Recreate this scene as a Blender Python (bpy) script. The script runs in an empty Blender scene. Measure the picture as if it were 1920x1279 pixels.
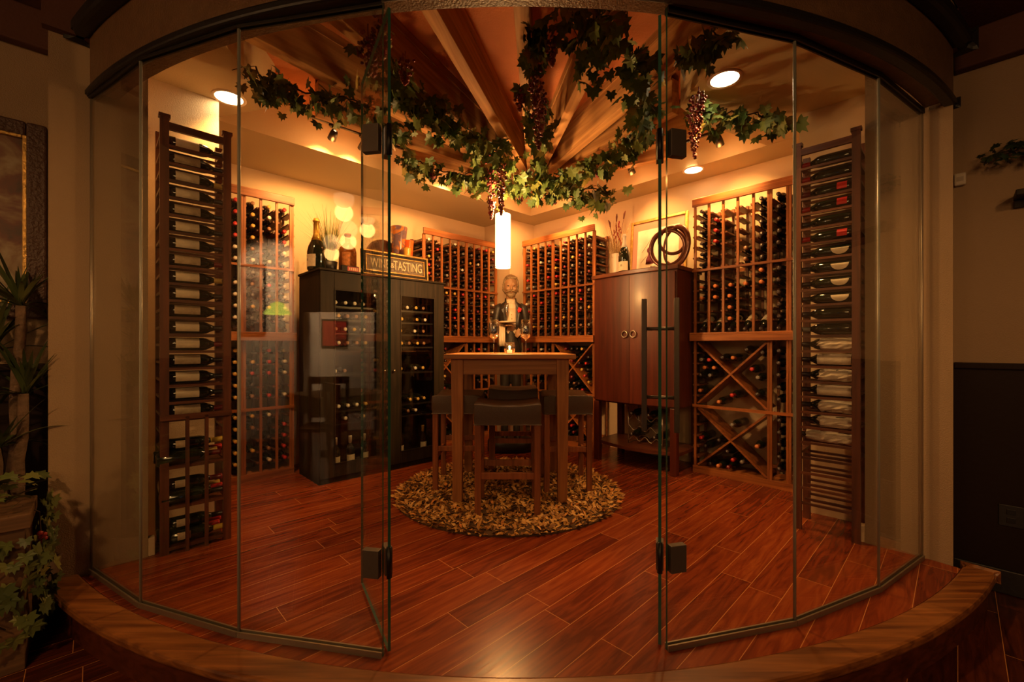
import bpy, bmesh, math, random
from mathutils import Vector, Matrix, Euler
sc = bpy.context.scene
COL = sc.collection
R = math.radians
# ---------------------------------------------------------------- camera, world, exposure
FPX, CX, HY, EYE = 810.0, 960.0, 650.0, 1.154
cam = bpy.data.cameras.new('camera'); camo = bpy.data.objects.new('camera', cam); COL.objects.link(camo)
cam.sensor_width = 36.0; cam.lens = FPX/1920*36; cam.shift_y = 10.5/1920; cam.clip_start = .05; cam.clip_end = 60
camo.location = (0, 0, EYE); camo.rotation_euler = (R(90), 0, 0)
sc.camera = camo
w = bpy.data.worlds.new('world'); sc.world = w; w.use_nodes = True
w.node_tree.nodes['Background'].inputs[0].default_value = (1, .55, .3, 1)
w.node_tree.nodes['Background'].inputs[1].default_value = .004
sc.view_settings.view_transform = 'Standard'; sc.view_settings.look = 'None'
sc.view_settings.gamma = 1; sc.view_settings.use_curve_mapping = False
sc.view_settings.exposure = 1.25
try:
    cy = sc.cycles
    cy.use_denoising = True
    cy.caustics_reflective = False; cy.caustics_refractive = False
    cy.max_bounces = 7; cy.diffuse_bounces = 4; cy.glossy_bounces = 4; cy.transmission_bounces = 6
    cy.transparent_max_bounces = 24; cy.sample_clamp_indirect = 4.0; cy.blur_glossy = 1.0
except Exception: pass
WARM = (1.0, .48, .135); AMBER = (1.0, .50, .17)
def light(name, kind, loc, energy, color=WARM, size=.05, aim=None, spot=80, blend=.6):
    l = bpy.data.lights.new(name, kind); l.energy = energy; l.color = color
    if kind == 'SPOT': l.spot_size = R(spot); l.spot_blend = blend; l.shadow_soft_size = size
    elif kind == 'AREA': l.size = size
    else: l.shadow_soft_size = size
    o = bpy.data.objects.new(name, l); COL.objects.link(o); o.location = loc
    if aim is not None:
        o.rotation_euler = (Vector(aim)-Vector(loc)).to_track_quat('-Z', 'Y').to_euler()
    return o
# fill lamps added behind the camera; spots aimed low to grade the outer walls
light('outer_wall_fill_spot', 'SPOT', (-1.2, -.9, 2.85), 62, AMBER, .08, (-2.25, 2.2, .45), 62, 1.0)
light('outer_wall_fill_spot', 'SPOT', (1.4, -.9, 2.85), 52, AMBER, .08, (2.3, 2.3, .45), 62, 1.0)
light('front_fill_area', 'AREA', (0, -2.8, 2.5), 18, AMBER, 1.2, (0, 2.3, .5))  # added soft fill from the front for table and stools
# ---------------------------------------------------------------- frame of the rotated room
UA = R(44.1)
u = Vector((math.cos(UA), math.sin(UA)))          # along the left-back wall, away from camera
n1 = Vector((-u.y, u.x))                          # into the left-back wall
m = Vector((-n1.x, -n1.y))                        # along the right-back wall, towards the camera
n2 = u.copy()                                     # into the right-back wall
def P2(px, D): return Vector(((px-CX)/FPX*D, D))
def P3(px, py, D): return Vector(((px-CX)/FPX*D, D, EYE+(HY-py)/FPX*D))
def V3(p, z): return Vector((p[0], p[1], z))
# ---------------------------------------------------------------- helpers: properties
def tag(o, label=None, cat=None, group=None, kind=None):
    if label: o['label'] = label
    if cat: o['category'] = cat
    if group: o['group'] = group
    if kind: o['kind'] = kind
    return o
def thing(name, label, cat, loc=(0, 0, 0), rz=0, group=None):
    o = bpy.data.objects.new(name, None); COL.objects.link(o)
    o.location = loc; o.rotation_euler = (0, 0, rz); o.empty_display_size = .1
    return tag(o, label, cat, group)
class MB:
    def __init__(s): s.v = []; s.f = []; s.m = []; s.s = []
    def add(s, vs, fs, mi=0, smooth=False, M=None):
        b = len(s.v)
        s.v += [tuple(M @ Vector(p)) if M is not None else tuple(p) for p in vs]
        s.f += [tuple(b+i for i in f) for f in fs]; s.m += [mi]*len(fs); s.s += [smooth]*len(fs)
        return s
    def box(s, c, d, mi=0, M=None):
        x, y, z = c; a, b, e = d[0]/2, d[1]/2, d[2]/2
        vs = [(x+i*a, y+j*b, z+k*e) for i in (-1, 1) for j in (-1, 1) for k in (-1, 1)]
        return s.add(vs, [(0,1,3,2),(4,6,7,5),(0,4,5,1),(2,3,7,6),(0,2,6,4),(1,5,7,3)], mi, False, M)
    def bx(s, x0, x1, y0, y1, z0, z1, mi=0, M=None):
        return s.box(((x0+x1)/2, (y0+y1)/2, (z0+z1)/2), (x1-x0, y1-y0, z1-z0), mi, M)
    def bar(s, a, b, wd, th, mi=0, up=(0, 0, 1)):
        a = Vector(a); b = Vector(b); d = b-a; L = d.length
        if L < 1e-6: return s
        d.normalize(); upv = Vector(up)
        if abs(d.dot(upv)) > .98: upv = Vector((0, 1, 0))
        x = upv.cross(d).normalized(); z = d.cross(x)
        M = Matrix(((x.x, d.x, z.x, a.x), (x.y, d.y, z.y, a.y), (x.z, d.z, z.z, a.z), (0, 0, 0, 1)))
        return s.box((0, L/2, 0), (wd, L, th), mi, M)
    def tube(s, pts, rad, n=8, mi=0, M=None, cap=True, smooth=True):
        pts = [Vector(p) for p in pts]
        if not isinstance(rad, (list, tuple)): rad = [rad]*len(pts)
        vs, fs = [], []; prev = None
        for i, p in enumerate(pts):
            t = (pts[min(i+1, len(pts)-1)]-pts[max(i-1, 0)]).normalized()
            if prev is None:
                a = Vector((0, 0, 1)) if abs(t.z) < .9 else Vector((1, 0, 0))
                prev = t.cross(a).normalized()
            prev = (prev-t*prev.dot(t)).normalized(); q = t.cross(prev)
            r = rad[i]; rx, ry = r if isinstance(r, tuple) else (r, r)
            vs += [p+prev*math.cos(2*math.pi*k/n)*rx+q*math.sin(2*math.pi*k/n)*ry for k in range(n)]
        for i in range(len(pts)-1):
            fs += [(i*n+k, i*n+(k+1) % n, (i+1)*n+(k+1) % n, (i+1)*n+k) for k in range(n)]
        if cap: fs += [tuple(range(n))[::-1], tuple((len(pts)-1)*n+k for k in range(n))]
        return s.add(vs, fs, mi, smooth, M)
    def lathe(s, prof, n=16, mi=0, M=None, smooth=True, cap=True):
        vs, fs = [], []
        for r, z in prof: vs += [(r*math.cos(2*math.pi*k/n), r*math.sin(2*math.pi*k/n), z) for k in range(n)]
        for i in range(len(prof)-1):
            fs += [(i*n+k, i*n+(k+1) % n, (i+1)*n+(k+1) % n, (i+1)*n+k) for k in range(n)]
        if cap: fs += [tuple(range(n))[::-1], tuple((len(prof)-1)*n+k for k in range(n))]
        return s.add(vs, fs, mi, smooth, M)
    def loft(s, rings, n=20, mi=0, M=None):        # rings: (cx,cy,cz,rx,ry[,power])
        vs, fs = [], []
        for r in rings:
            cx, cy, cz, rx, ry = r[:5]; pw = r[5] if len(r) > 5 else 1.0
            for k in range(n):
                c, q = math.cos(2*math.pi*k/n), math.sin(2*math.pi*k/n)
                vs.append((cx+rx*math.copysign(abs(c)**pw, c), cy+ry*math.copysign(abs(q)**pw, q), cz))
        for i in range(len(rings)-1):
            fs += [(i*n+k, i*n+(k+1) % n, (i+1)*n+(k+1) % n, (i+1)*n+k) for k in range(n)]
        fs += [tuple(range(n))[::-1], tuple((len(rings)-1)*n+k for k in range(n))]
        return s.add(vs, fs, mi, True, M)
    def ball(s, c, r, n=8, mi=0, M=None):
        rx, ry, rz = r if isinstance(r, (tuple, list)) else (r, r, r)
        vs = [(c[0], c[1], c[2]-rz)]; fs = []; h = max(3, n//2)
        for i in range(1, h):
            a = -math.pi/2+math.pi*i/h
            vs += [(c[0]+rx*math.cos(a)*math.cos(2*math.pi*k/n), c[1]+ry*math.cos(a)*math.sin(2*math.pi*k/n), c[2]+rz*math.sin(a)) for k in range(n)]
        vs.append((c[0], c[1], c[2]+rz)); t = len(vs)-1
        fs += [(0, 1+(k+1) % n, 1+k) for k in range(n)]
        for i in range(h-2):
            fs += [(1+i*n+k, 1+i*n+(k+1) % n, 1+(i+1)*n+(k+1) % n, 1+(i+1)*n+k) for k in range(n)]
        fs += [(1+(h-2)*n+k, 1+(h-2)*n+(k+1) % n, t) for k in range(n)]
        return s.add(vs, fs, mi, True, M)
    def prism(s, poly, z0, z1, mi=0, M=None):
        n = len(poly)
        a = sum(poly[i][0]*poly[(i+1) % n][1]-poly[(i+1) % n][0]*poly[i][1] for i in range(n))
        if a < 0: poly = poly[::-1]
        vs = [(p[0], p[1], z0) for p in poly]+[(p[0], p[1], z1) for p in poly]
        fs = [tuple(range(n))[::-1], tuple(range(n, 2*n))]+[(i, (i+1) % n, n+(i+1) % n, n+i) for i in range(n)]
        return s.add(vs, fs, mi, False, M)
    def mesh(s, name, mats):
        me = bpy.data.meshes.new(name); me.from_pydata(s.v, [], s.f)
        for mt in (mats if isinstance(mats, (list, tuple)) else [mats]): me.materials.append(mt)
        me.polygons.foreach_set('material_index', s.m); me.polygons.foreach_set('use_smooth', s.s)
        me.update(); return me
    def build(s, name, mats, parent=None, bevel=0, subd=0, remesh=0):
        o = bpy.data.objects.new(name, s.mesh(name, mats)); COL.objects.link(o)
        if parent is not None: o.parent = parent
        if remesh:
            r_ = o.modifiers.new('r', 'REMESH'); r_.mode = 'VOXEL'; r_.voxel_size = remesh; r_.use_smooth_shade = True
            sm = o.modifiers.new('s', 'SMOOTH'); sm.iterations = 4
        if bevel:
            b = o.modifiers.new('b', 'BEVEL'); b.width = bevel; b.segments = 2; b.limit_method = 'ANGLE'; b.angle_limit = R(40)
        if subd:
            b = o.modifiers.new('sd', 'SUBSURF'); b.levels = subd; b.render_levels = subd
        return o
def link_copy(src, parent=None, name=None):
    c = src.copy(); COL.objects.link(c)
    if parent is not None: c.parent = parent
    return c
def copy_tree(o, parent=None):
    c = link_copy(o, parent)
    for ch in [x for x in COL.objects if x.parent == o]: copy_tree(ch, c)
    return c
def struct(o): o['kind'] = 'structure'; return o
# ---------------------------------------------------------------- helpers: materials
def nmat(name):
    mt = bpy.data.materials.new(name); mt.use_nodes = True
    nt = mt.node_tree; b = nt.nodes['Principled BSDF']; return mt, nt, b
def N(nt, kind, **kw):
    n = nt.nodes.new(kind)
    for k, v in kw.items():
        if k.startswith('i_'): n.inputs[k[2:].replace('_', ' ')].default_value = v
        elif k.startswith('n_'): n.inputs[int(k[2:])].default_value = v
        else: setattr(n, k, v)
    return n
def c4(c): return (c[0], c[1], c[2], 1)
def ramp(nt, stops, interp='LINEAR'):
    r = nt.nodes.new('ShaderNodeValToRGB'); r.color_ramp.interpolation = interp
    e = r.color_ramp.elements
    while len(e) < len(stops): e.new(.5)
    for i, (p, c) in enumerate(stops): e[i].position = p; e[i].color = c4(c)
    return r
def plain(name, c, rough=.5, metal=0, bump=0, bscale=60, var=0, vscale=6, coat=0, spec=None, emit=0, ecol=None):
    mt, nt, b = nmat(name)
    b.inputs['Base Color'].default_value = c4(c); b.inputs['Roughness'].default_value = rough; b.inputs['Metallic'].default_value = metal
    if coat: b.inputs['Coat Weight'].default_value = coat; b.inputs['Coat Roughness'].default_value = .12
    if spec is not None: b.inputs['Specular IOR Level'].default_value = spec
    if emit: b.inputs['Emission Color'].default_value = c4(ecol or c); b.inputs['Emission Strength'].default_value = emit
    tc = N(nt, 'ShaderNodeTexCoord')
    if var:
        no = N(nt, 'ShaderNodeTexNoise', i_Scale=vscale, i_Detail=4); nt.links.new(tc.outputs['Object'], no.inputs['Vector'])
        rp = ramp(nt, [(.3, [x*(1-var) for x in c]), (.7, [min(1, x*(1+var)) for x in c])])
        nt.links.new(no.outputs['Fac'], rp.inputs[0]); nt.links.new(rp.outputs[0], b.inputs['Base Color'])
    if bump:
        no = N(nt, 'ShaderNodeTexNoise', i_Scale=bscale, i_Detail=3); nt.links.new(tc.outputs['Object'], no.inputs['Vector'])
        bp = N(nt, 'ShaderNodeBump', i_Strength=bump, i_Distance=.01); nt.links.new(no.outputs['Fac'], bp.inputs['Height'])
        nt.links.new(bp.outputs[0], b.inputs['Normal'])
    return mt
def wood(name, c1, c2, axis='z', rough=.45, scale=1.0, coat=.15):
    mt, nt, b = nmat(name)
    tc = N(nt, 'ShaderNodeTexCoord'); mp = N(nt, 'ShaderNodeMapping')
    sc_ = {'x': (1.2, 22, 22), 'y': (22, 1.2, 22), 'z': (22, 22, 1.2)}[axis]
    mp.inputs['Scale'].default_value = [q*scale for q in sc_]
    nt.links.new(tc.outputs['Object'], mp.inputs[0])
    no = N(nt, 'ShaderNodeTexNoise', i_Scale=1.6, i_Detail=7, i_Distortion=.7); nt.links.new(mp.outputs[0], no.inputs['Vector'])
    rp = ramp(nt, [(.32, c1), (.5, [(a+b_)/2 for a, b_ in zip(c1, c2)]), (.68, c2)])
    nt.links.new(no.outputs['Fac'], rp.inputs[0])
    oi = N(nt, 'ShaderNodeObjectInfo'); hs = N(nt, 'ShaderNodeHueSaturation')
    mr = N(nt, 'ShaderNodeMapRange'); mr.inputs['To Min'].default_value = .8; mr.inputs['To Max'].default_value = 1.2
    nt.links.new(oi.outputs['Random'], mr.inputs[0]); nt.links.new(mr.outputs[0], hs.inputs['Value'])
    nt.links.new(rp.outputs[0], hs.inputs['Color']); nt.links.new(hs.outputs[0], b.inputs['Base Color'])
    b.inputs['Roughness'].default_value = rough; b.inputs['Coat Weight'].default_value = coat; b.inputs['Coat Roughness'].default_value = .2
    bp = N(nt, 'ShaderNodeBump', i_Strength=.12, i_Distance=.004); nt.links.new(no.outputs['Fac'], bp.inputs['Height']); nt.links.new(bp.outputs[0], b.inputs['Normal'])
    return mt
def glassy(name, tint=(1, 1, 1), ior=1.45, rough=.0, opacity=0.0, solid=(0, 0, 0), boost=1.0):
    """thin clear glass: transparent, with a Fresnel mirror on top"""
    mt = bpy.data.materials.new(name); mt.use_nodes = True; nt = mt.node_tree; nt.nodes.clear()
    out = N(nt, 'ShaderNodeOutputMaterial'); tr = N(nt, 'ShaderNodeBsdfTransparent'); tr.inputs[0].default_value = c4(tint)
    gl = N(nt, 'ShaderNodeBsdfGlossy'); gl.inputs['Roughness'].default_value = rough; gl.inputs['Color'].default_value = (1, 1, 1, 1)
    fr = N(nt, 'ShaderNodeFresnel'); fr.inputs[0].default_value = ior
    mx = N(nt, 'ShaderNodeMixShader'); last = tr
    if opacity:
        df = N(nt, 'ShaderNodeBsdfDiffuse'); df.inputs[0].default_value = c4(solid); m0 = N(nt, 'ShaderNodeMixShader'); m0.inputs[0].default_value = opacity
        nt.links.new(tr.outputs[0], m0.inputs[1]); nt.links.new(df.outputs[0], m0.inputs[2]); last = m0
    geo = N(nt, 'ShaderNodeNewGeometry'); inv = N(nt, 'ShaderNodeMath', operation='SUBTRACT'); inv.inputs[0].default_value = 1
    # both faces of a pane see the same (outside) Fresnel curve
    fr.inputs[0].default_value = ior
    ml = N(nt, 'ShaderNodeMath', operation='MULTIPLY'); ml.inputs[1].default_value = boost
    lw = N(nt, 'ShaderNodeLayerWeight'); lw.inputs[0].default_value = .5
    # Schlick curve from facing, so back faces do not turn into total mirrors
    f0 = ((ior-1)/(ior+1))**2
    pw = N(nt, 'ShaderNodeMath', operation='POWER'); pw.inputs[1].default_value = 5.0
    nt.links.new(lw.outputs['Facing'], pw.inputs[0])
    ma = N(nt, 'ShaderNodeMath', operation='MULTIPLY_ADD'); ma.inputs[1].default_value = 1-f0; ma.inputs[2].default_value = f0
    nt.links.new(pw.outputs[0], ma.inputs[0]); nt.links.new(ma.outputs[0], ml.inputs[0])
    nt.nodes.remove(fr); nt.nodes.remove(geo); nt.nodes.remove(inv)
    ml.use_clamp = True
    nt.links.new(ml.outputs[0], mx.inputs[0]); nt.links.new(last.outputs[0], mx.inputs[1]); nt.links.new(gl.outputs[0], mx.inputs[2])
    nt.links.new(mx.outputs[0], out.inputs[0])
    return mt
def island_mat(name, stops, rough=.6, sheen=0, sss=0):
    mt, nt, b = nmat(name); g = N(nt, 'ShaderNodeNewGeometry')
    rp = ramp(nt, stops); nt.links.new(g.outputs['Random Per Island'], rp.inputs[0]); nt.links.new(rp.outputs[0], b.inputs['Base Color'])
    b.inputs['Roughness'].default_value = rough
    if sss:
        pass
    return mt
def planks(name, ang, wd=.14, L=1.15, dark=(.11, .018, .006), mid=(.21, .038, .010), lite=(.31, .075, .018), rough=.26, seam=(.55, .24, .08)):
    mt, nt, b = nmat(name); lk = nt.links.new
    tc = N(nt, 'ShaderNodeTexCoord'); mp = N(nt, 'ShaderNodeMapping'); mp.inputs['Rotation'].default_value = (0, 0, -ang); lk(tc.outputs['Object'], mp.inputs[0])
    sx = N(nt, 'ShaderNodeSeparateXYZ'); lk(mp.outputs[0], sx.inputs[0])
    def mth(op, a, bb=None):
        q = N(nt, 'ShaderNodeMath', operation=op)
        for i, val in enumerate((a, bb)):
            if val is None: continue
            if isinstance(val, (int, float)): q.inputs[i].default_value = val
            else: lk(val, q.inputs[i])
        return q.outputs[0]
    ry = mth('DIVIDE', sx.outputs[1], wd); row = mth('FLOOR', ry); fy = mth('SUBTRACT', ry, row)
    wn = N(nt, 'ShaderNodeTexWhiteNoise', noise_dimensions='1D'); lk(row, wn.inputs['W'])
    rx = mth('ADD', mth('DIVIDE', sx.outputs[0], L), mth('MULTIPLY', wn.outputs['Value'], 7.3)); cc = mth('FLOOR', rx); fx = mth('SUBTRACT', rx, cc)
    cb = N(nt, 'ShaderNodeCombineXYZ'); lk(row, cb.inputs[0]); lk(cc, cb.inputs[1])
    w2 = N(nt, 'ShaderNodeTexWhiteNoise', noise_dimensions='2D'); lk(cb.outputs[0], w2.inputs['Vector'])
    # grain
    mp2 = N(nt, 'ShaderNodeMapping'); mp2.inputs['Scale'].default_value = (1.6, 14, 1); lk(mp.outputs[0], mp2.inputs[0])
    ad = N(nt, 'ShaderNodeVectorMath', operation='ADD'); lk(mp2.outputs[0], ad.inputs[0])
    sc3 = N(nt, 'ShaderNodeVectorMath', operation='SCALE'); sc3.inputs['Scale'].default_value = 9.0; lk(w2.outputs['Color'], sc3.inputs[0]); lk(sc3.outputs[0], ad.inputs[1])
    no = N(nt, 'ShaderNodeTexNoise', i_Scale=2.2, i_Detail=8, i_Distortion=1.1); lk(ad.outputs[0], no.inputs['Vector'])
    t = mth('ADD', mth('MULTIPLY', no.outputs['Fac'], .95), mth('MULTIPLY', mth('SUBTRACT', w2.outputs['Value'], .5), .22))
    rp = ramp(nt, [(.28, dark), (.5, mid), (.78, lite)]); lk(t, rp.inputs[0])
    ey = mth('MINIMUM', fy, mth('SUBTRACT', 1, fy)); ex = mth('MINIMUM', fx, mth('SUBTRACT', 1, fx))
    sy = mth('LESS_THAN', ey, .0012/wd); sx_ = mth('LESS_THAN', ex, .0012/L); sm = mth('MAXIMUM', sy, sx_)
    mx = N(nt, 'ShaderNodeMixRGB'); mx.inputs[2].default_value = c4(seam); lk(sm, mx.inputs[0]); lk(rp.outputs[0], mx.inputs[1]); lk(mx.outputs[0], b.inputs['Base Color'])
    b.inputs['Roughness'].default_value = rough; b.inputs['Specular IOR Level'].default_value = .26; b.inputs['Coat Weight'].default_value = .10; b.inputs['Coat Roughness'].default_value = .12
    bp = N(nt, 'ShaderNodeBump', i_Strength=.12, i_Distance=.003); lk(no.outputs['Fac'], bp.inputs['Height']); lk(bp.outputs[0], b.inputs['Normal'])
    return mt
M = {}
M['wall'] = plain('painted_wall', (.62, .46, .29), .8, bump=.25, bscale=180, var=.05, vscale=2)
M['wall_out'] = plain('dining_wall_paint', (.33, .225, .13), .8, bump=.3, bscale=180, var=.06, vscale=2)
M['soffit'] = plain('soffit_paint', (.50, .38, .21), .8, bump=.2, bscale=150)
M['ceil_in'] = plain('terracotta_ceiling', (.50, .17, .055), .85, bump=.3, bscale=80, var=.12, vscale=3)
M['ceil_out'] = plain('dark_ceiling_paint', (.10, .035, .02), .8, bump=.2, bscale=60)
M['fascia'] = plain('brown_fascia_paint', (.16, .085, .04), .42, bump=.35, bscale=120, var=.15, vscale=20)
M['black'] = plain('black_paint', (.012, .009, .008), .45, bump=.1)
M['wainscot'] = plain('dark_wainscot', (.012, .004, .002), .6, spec=.2, bump=.1, bscale=40)
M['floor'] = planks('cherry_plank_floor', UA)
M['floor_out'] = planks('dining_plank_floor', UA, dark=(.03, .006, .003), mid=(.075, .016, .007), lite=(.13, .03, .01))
M['nosing'] = wood('nosing_wood', (.12, .035, .009), (.38, .14, .035), 'x', .35)
M['riser'] = wood('riser_wood', (.05, .010, .004), (.13, .028, .010), 'x', .4)
M['beam'] = wood('rough_beam_wood', (.30, .13, .035), (.62, .33, .11), 'x', .75, .6, 0)
M['rackz'] = wood('redwood_rack_upright', (.20, .055, .013), (.50, .17, .042), 'z', .5)
M['rackx'] = wood('redwood_rack_rail', (.19, .052, .013), (.46, .155, .038), 'x', .5)
M['racky'] = wood('redwood_rack_rung', (.11, .032, .010), (.26, .085, .026), 'y', .6)
M['sidez'] = wood('dark_rack_upright', (.055, .014, .006), (.15, .042, .016), 'z', .5)
M['sidex'] = wood('dark_rack_rail', (.05, .013, .006), (.13, .038, .014), 'x', .5)
M['cherry'] = wood('cherry_cabinet', (.05, .007, .003), (.11, .018, .006), 'z', .42, .6, .12)
M['cherrytop'] = wood('cherry_cabinet_edge', (.05, .012, .006), (.13, .035, .014), 'x', .35, 1, .2)
M['blackwood'] = wood('black_oak', (.010, .007, .004), (.032, .021, .011), 'z', .6, 1, 0)
M['blackwood'].node_tree.nodes['Principled BSDF'].inputs['Specular IOR Level'].default_value = .25
M['table'] = wood('table_oak', (.24, .09, .024), (.50, .21, .06), 'x', .5, .8)
M['tablez'] = wood('table_oak_leg', (.22, .08, .022), (.46, .19, .055), 'z', .5, .8)
M['stoolz'] = wood('stool_leg_wood', (.17, .05, .015), (.36, .115, .034), 'z', .45)
M['leather'] = plain('dark_brown_leather', (.06, .030, .014), .38, bump=.35, bscale=240, spec=.6)
M['glass'] = glassy('clear_glass_pane', (.955, .968, .955), 1.5, 0, boost=1.0)
M['glass_door'] = glassy('clear_glass_leaf', (.955, .968, .955), 1.5, 0, boost=.5)
M['glass_edge'] = plain('green_glass_edge', (.03, .11, .085), .12, spec=.8)
M['seam'] = plain('silicone_seam', (.34, .33, .28), .25, spec=.8)
M['channel'] = plain('metal_channel', (.30, .25, .19), .35, .7)
M['patch'] = plain('dark_bronze_plate', (.12, .095, .075), .5, .5, bump=.1, bscale=200)
M['bar'] = plain('dark_bronze_bar', (.11, .085, .07), .38, .6, bump=.1)
M['crystal'] = glassy('stemware_glass', (.90, .90, .88), 1.6, 0.02, boost=4)
M['bottle'] = plain('dark_bottle_glass', (.010, .013, .007), .08, spec=.75)
M['bottle_b'] = plain('brown_bottle_glass', (.025, .010, .004), .1, spec=.7)
M['paper'] = plain('cream_label_paper', (.74, .62, .44), .7, var=.08, vscale=60)
M['paperd'] = plain('aged_label_paper', (.50, .38, .25), .75, var=.15, vscale=60)
M['tissue'] = plain('white_wrapping_paper', (.68, .58, .46), .85, bump=.9, bscale=25, var=.1, vscale=25)
M['ink'] = plain('label_ink', (.03, .015, .01), .6)
CAPS = {'red': (.55, .02, .02), 'dark': (.03, .015, .015), 'gold': (.62, .38, .08), 'white': (.72, .66, .56), 'maroon': (.20, .015, .02), 'brown': (.28, .13, .06), 'grey': (.22, .2, .19), 'orange': (.65, .20, .05), 'yellow': (.75, .50, .06)}
for k, c in CAPS.items(): M['cap_'+k] = plain(k+'_capsule_foil', c, .35, spec=.6)
M['metal'] = plain('brushed_metal', (.55, .5, .42), .3, 1)
M['blackmetal'] = plain('black_metal', (.015, .013, .012), .4, .3)
M['lampglow'] = plain('glowing_lampshade', (1, .9, .7), .6, emit=9, ecol=(1, .66, .32))
M['bulb'] = plain('glowing_bulb', (1, .9, .7), .5, emit=26, ecol=(1, .70, .38))
M['canglow'] = plain('glowing_can_lens', (1, .9, .75), .5, emit=14, ecol=(1, .72, .40))
M['trim'] = plain('white_can_trim', (.75, .62, .48), .5)
M['gold'] = plain('antique_gold_leaf', (.50, .30, .08), .4, .6, bump=.3, bscale=60, var=.3, vscale=25)
M['signboard'] = plain('weathered_sign_board', (.16, .12, .08), .7, var=.5, vscale=70)
M['signtext'] = plain('pale_sign_paint', (.72, .58, .34), .6, var=.15, vscale=80)
M['leaf'] = island_mat('vine_leaves', [(0, (.05, .09, .02)), (.5, (.10, .16, .035)), (.85, (.18, .22, .05)), (1, (.40, .26, .05))], .5)
M['grape'] = island_mat('red_grapes', [(0, (.10, .012, .02)), (.55, (.24, .03, .035)), (.85, (.34, .09, .06)), (1, (.42, .34, .14))], .3)
M['vinestem'] = plain('vine_twig', (.06, .03, .014), .8)
M['shag'] = island_mat('leather_shag', [(0, (.20, .08, .018)), (.35, (.42, .20, .04)), (.7, (.62, .33, .075)), (.9, (.72, .46, .18)), (1, (.66, .24, .04))], .6)
M['rugbase'] = plain('rug_backing', (.08, .04, .015), .9)
# ================================================================= THE SETTING
GC = Vector((.03, 5.46))                     # centre of the curved glass front
def arc(r, a0, a1, n):                       # angles from straight towards the camera, degrees, + to camera right
    return [GC+Vector((math.sin(R(a0+(a1-a0)*i/n))*r, -math.cos(R(a0+(a1-a0)*i/n))*r)) for i in range(n+1)]
A_L = Vector((-2.266, 2.11)); J_L = Vector((-1.997, 2.371)); N_L = J_L+n1*.33; NE_L = N_L+u*.384; C_L = Vector((-2.707, 3.666))
A_R = Vector((2.326, 2.278)); J_R = Vector((2.074, 2.539)); N_R = J_R+n2*.33; NE_R = N_R-m*.40
C_R = NE_R+n2*(4.277-NE_R.dot(n2))
C_0 = Vector((-.072, 6.22))
K1 = Vector((-.389, 5.943)); K2 = Vector((-.029, 5.55)); K3 = Vector((.288, 5.827))
def wall(name, pts, z0, z1, mt, side=1, th=.1, out=None):
    """a solid strip of wall along pts, thickened away from the room"""
    pts = [Vector(p) for p in pts]; off = []
    for i, p in enumerate(pts):
        ns = []
        if i > 0: d = (pts[i]-pts[i-1]).normalized(); ns.append(Vector((-d.y, d.x))*side)
        if i < len(pts)-1: d = (pts[i+1]-pts[i]).normalized(); ns.append(Vector((-d.y, d.x))*side)
        nn = sum(ns, Vector((0, 0)))
        if nn.length < .2: nn = ns[0]
        nn = nn.normalized(); k = 1/max(.5, nn.dot(ns[0])); off.append(p+nn*th*k)
    b = MB(); vs = []
    for p, q in zip(pts, off): vs += [V3(p, z0), V3(p, z1), V3(q, z1), V3(q, z0)]
    fs = []
    for i in range(len(pts)-1):
        for k in range(4): fs.append((i*4+k, i*4+(k+1) % 4, (i+1)*4+(k+1) % 4, (i+1)*4+k))
    fs += [(0, 1, 2, 3), tuple((len(pts)-1)*4+k for k in (3, 2, 1, 0))]
    b.add(vs, fs); return struct(b.build(name, mt))
ZC = 3.08; ZS = 2.79; ZO = -.17
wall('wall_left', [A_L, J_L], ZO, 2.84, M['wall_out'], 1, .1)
wall('wall_niche_left', [J_L, N_L, NE_L, C_L], 0, 3.1, M['wall'], 1, .08)
wall('wall_back_left', [C_L, C_0], 0, 3.1, M['wall'], 1)
wall('wall_corner_column', [K1-n1*0+n1*.05, K2, K3+n2*.05], 0, ZS, M['wall'], 1, .05)
wall('wall_back_right', [C_0, C_R], 0, 3.1, M['wall'], 1)
wall('wall_niche_right', [C_R, NE_R, N_R, J_R], 0, 3.1, M['wall'], 1, .08)
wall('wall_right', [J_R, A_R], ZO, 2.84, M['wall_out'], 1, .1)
# dining room walls beyond the piers
OL0 = A_L+n1*.28; OL1 = OL0-u*5.2; OR0 = A_R+n2*.28; OR1 = OR0+m*5.2
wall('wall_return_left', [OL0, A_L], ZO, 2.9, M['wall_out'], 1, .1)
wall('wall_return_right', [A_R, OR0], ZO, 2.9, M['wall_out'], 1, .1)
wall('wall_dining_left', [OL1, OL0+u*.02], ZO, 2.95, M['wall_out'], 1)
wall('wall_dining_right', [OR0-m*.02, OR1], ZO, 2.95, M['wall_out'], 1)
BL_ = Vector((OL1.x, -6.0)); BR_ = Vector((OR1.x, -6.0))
wall('wall_dining_far', [OR1, BR_, BL_, OL1], ZO, 2.95, M['wall_out'], 1)
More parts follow.
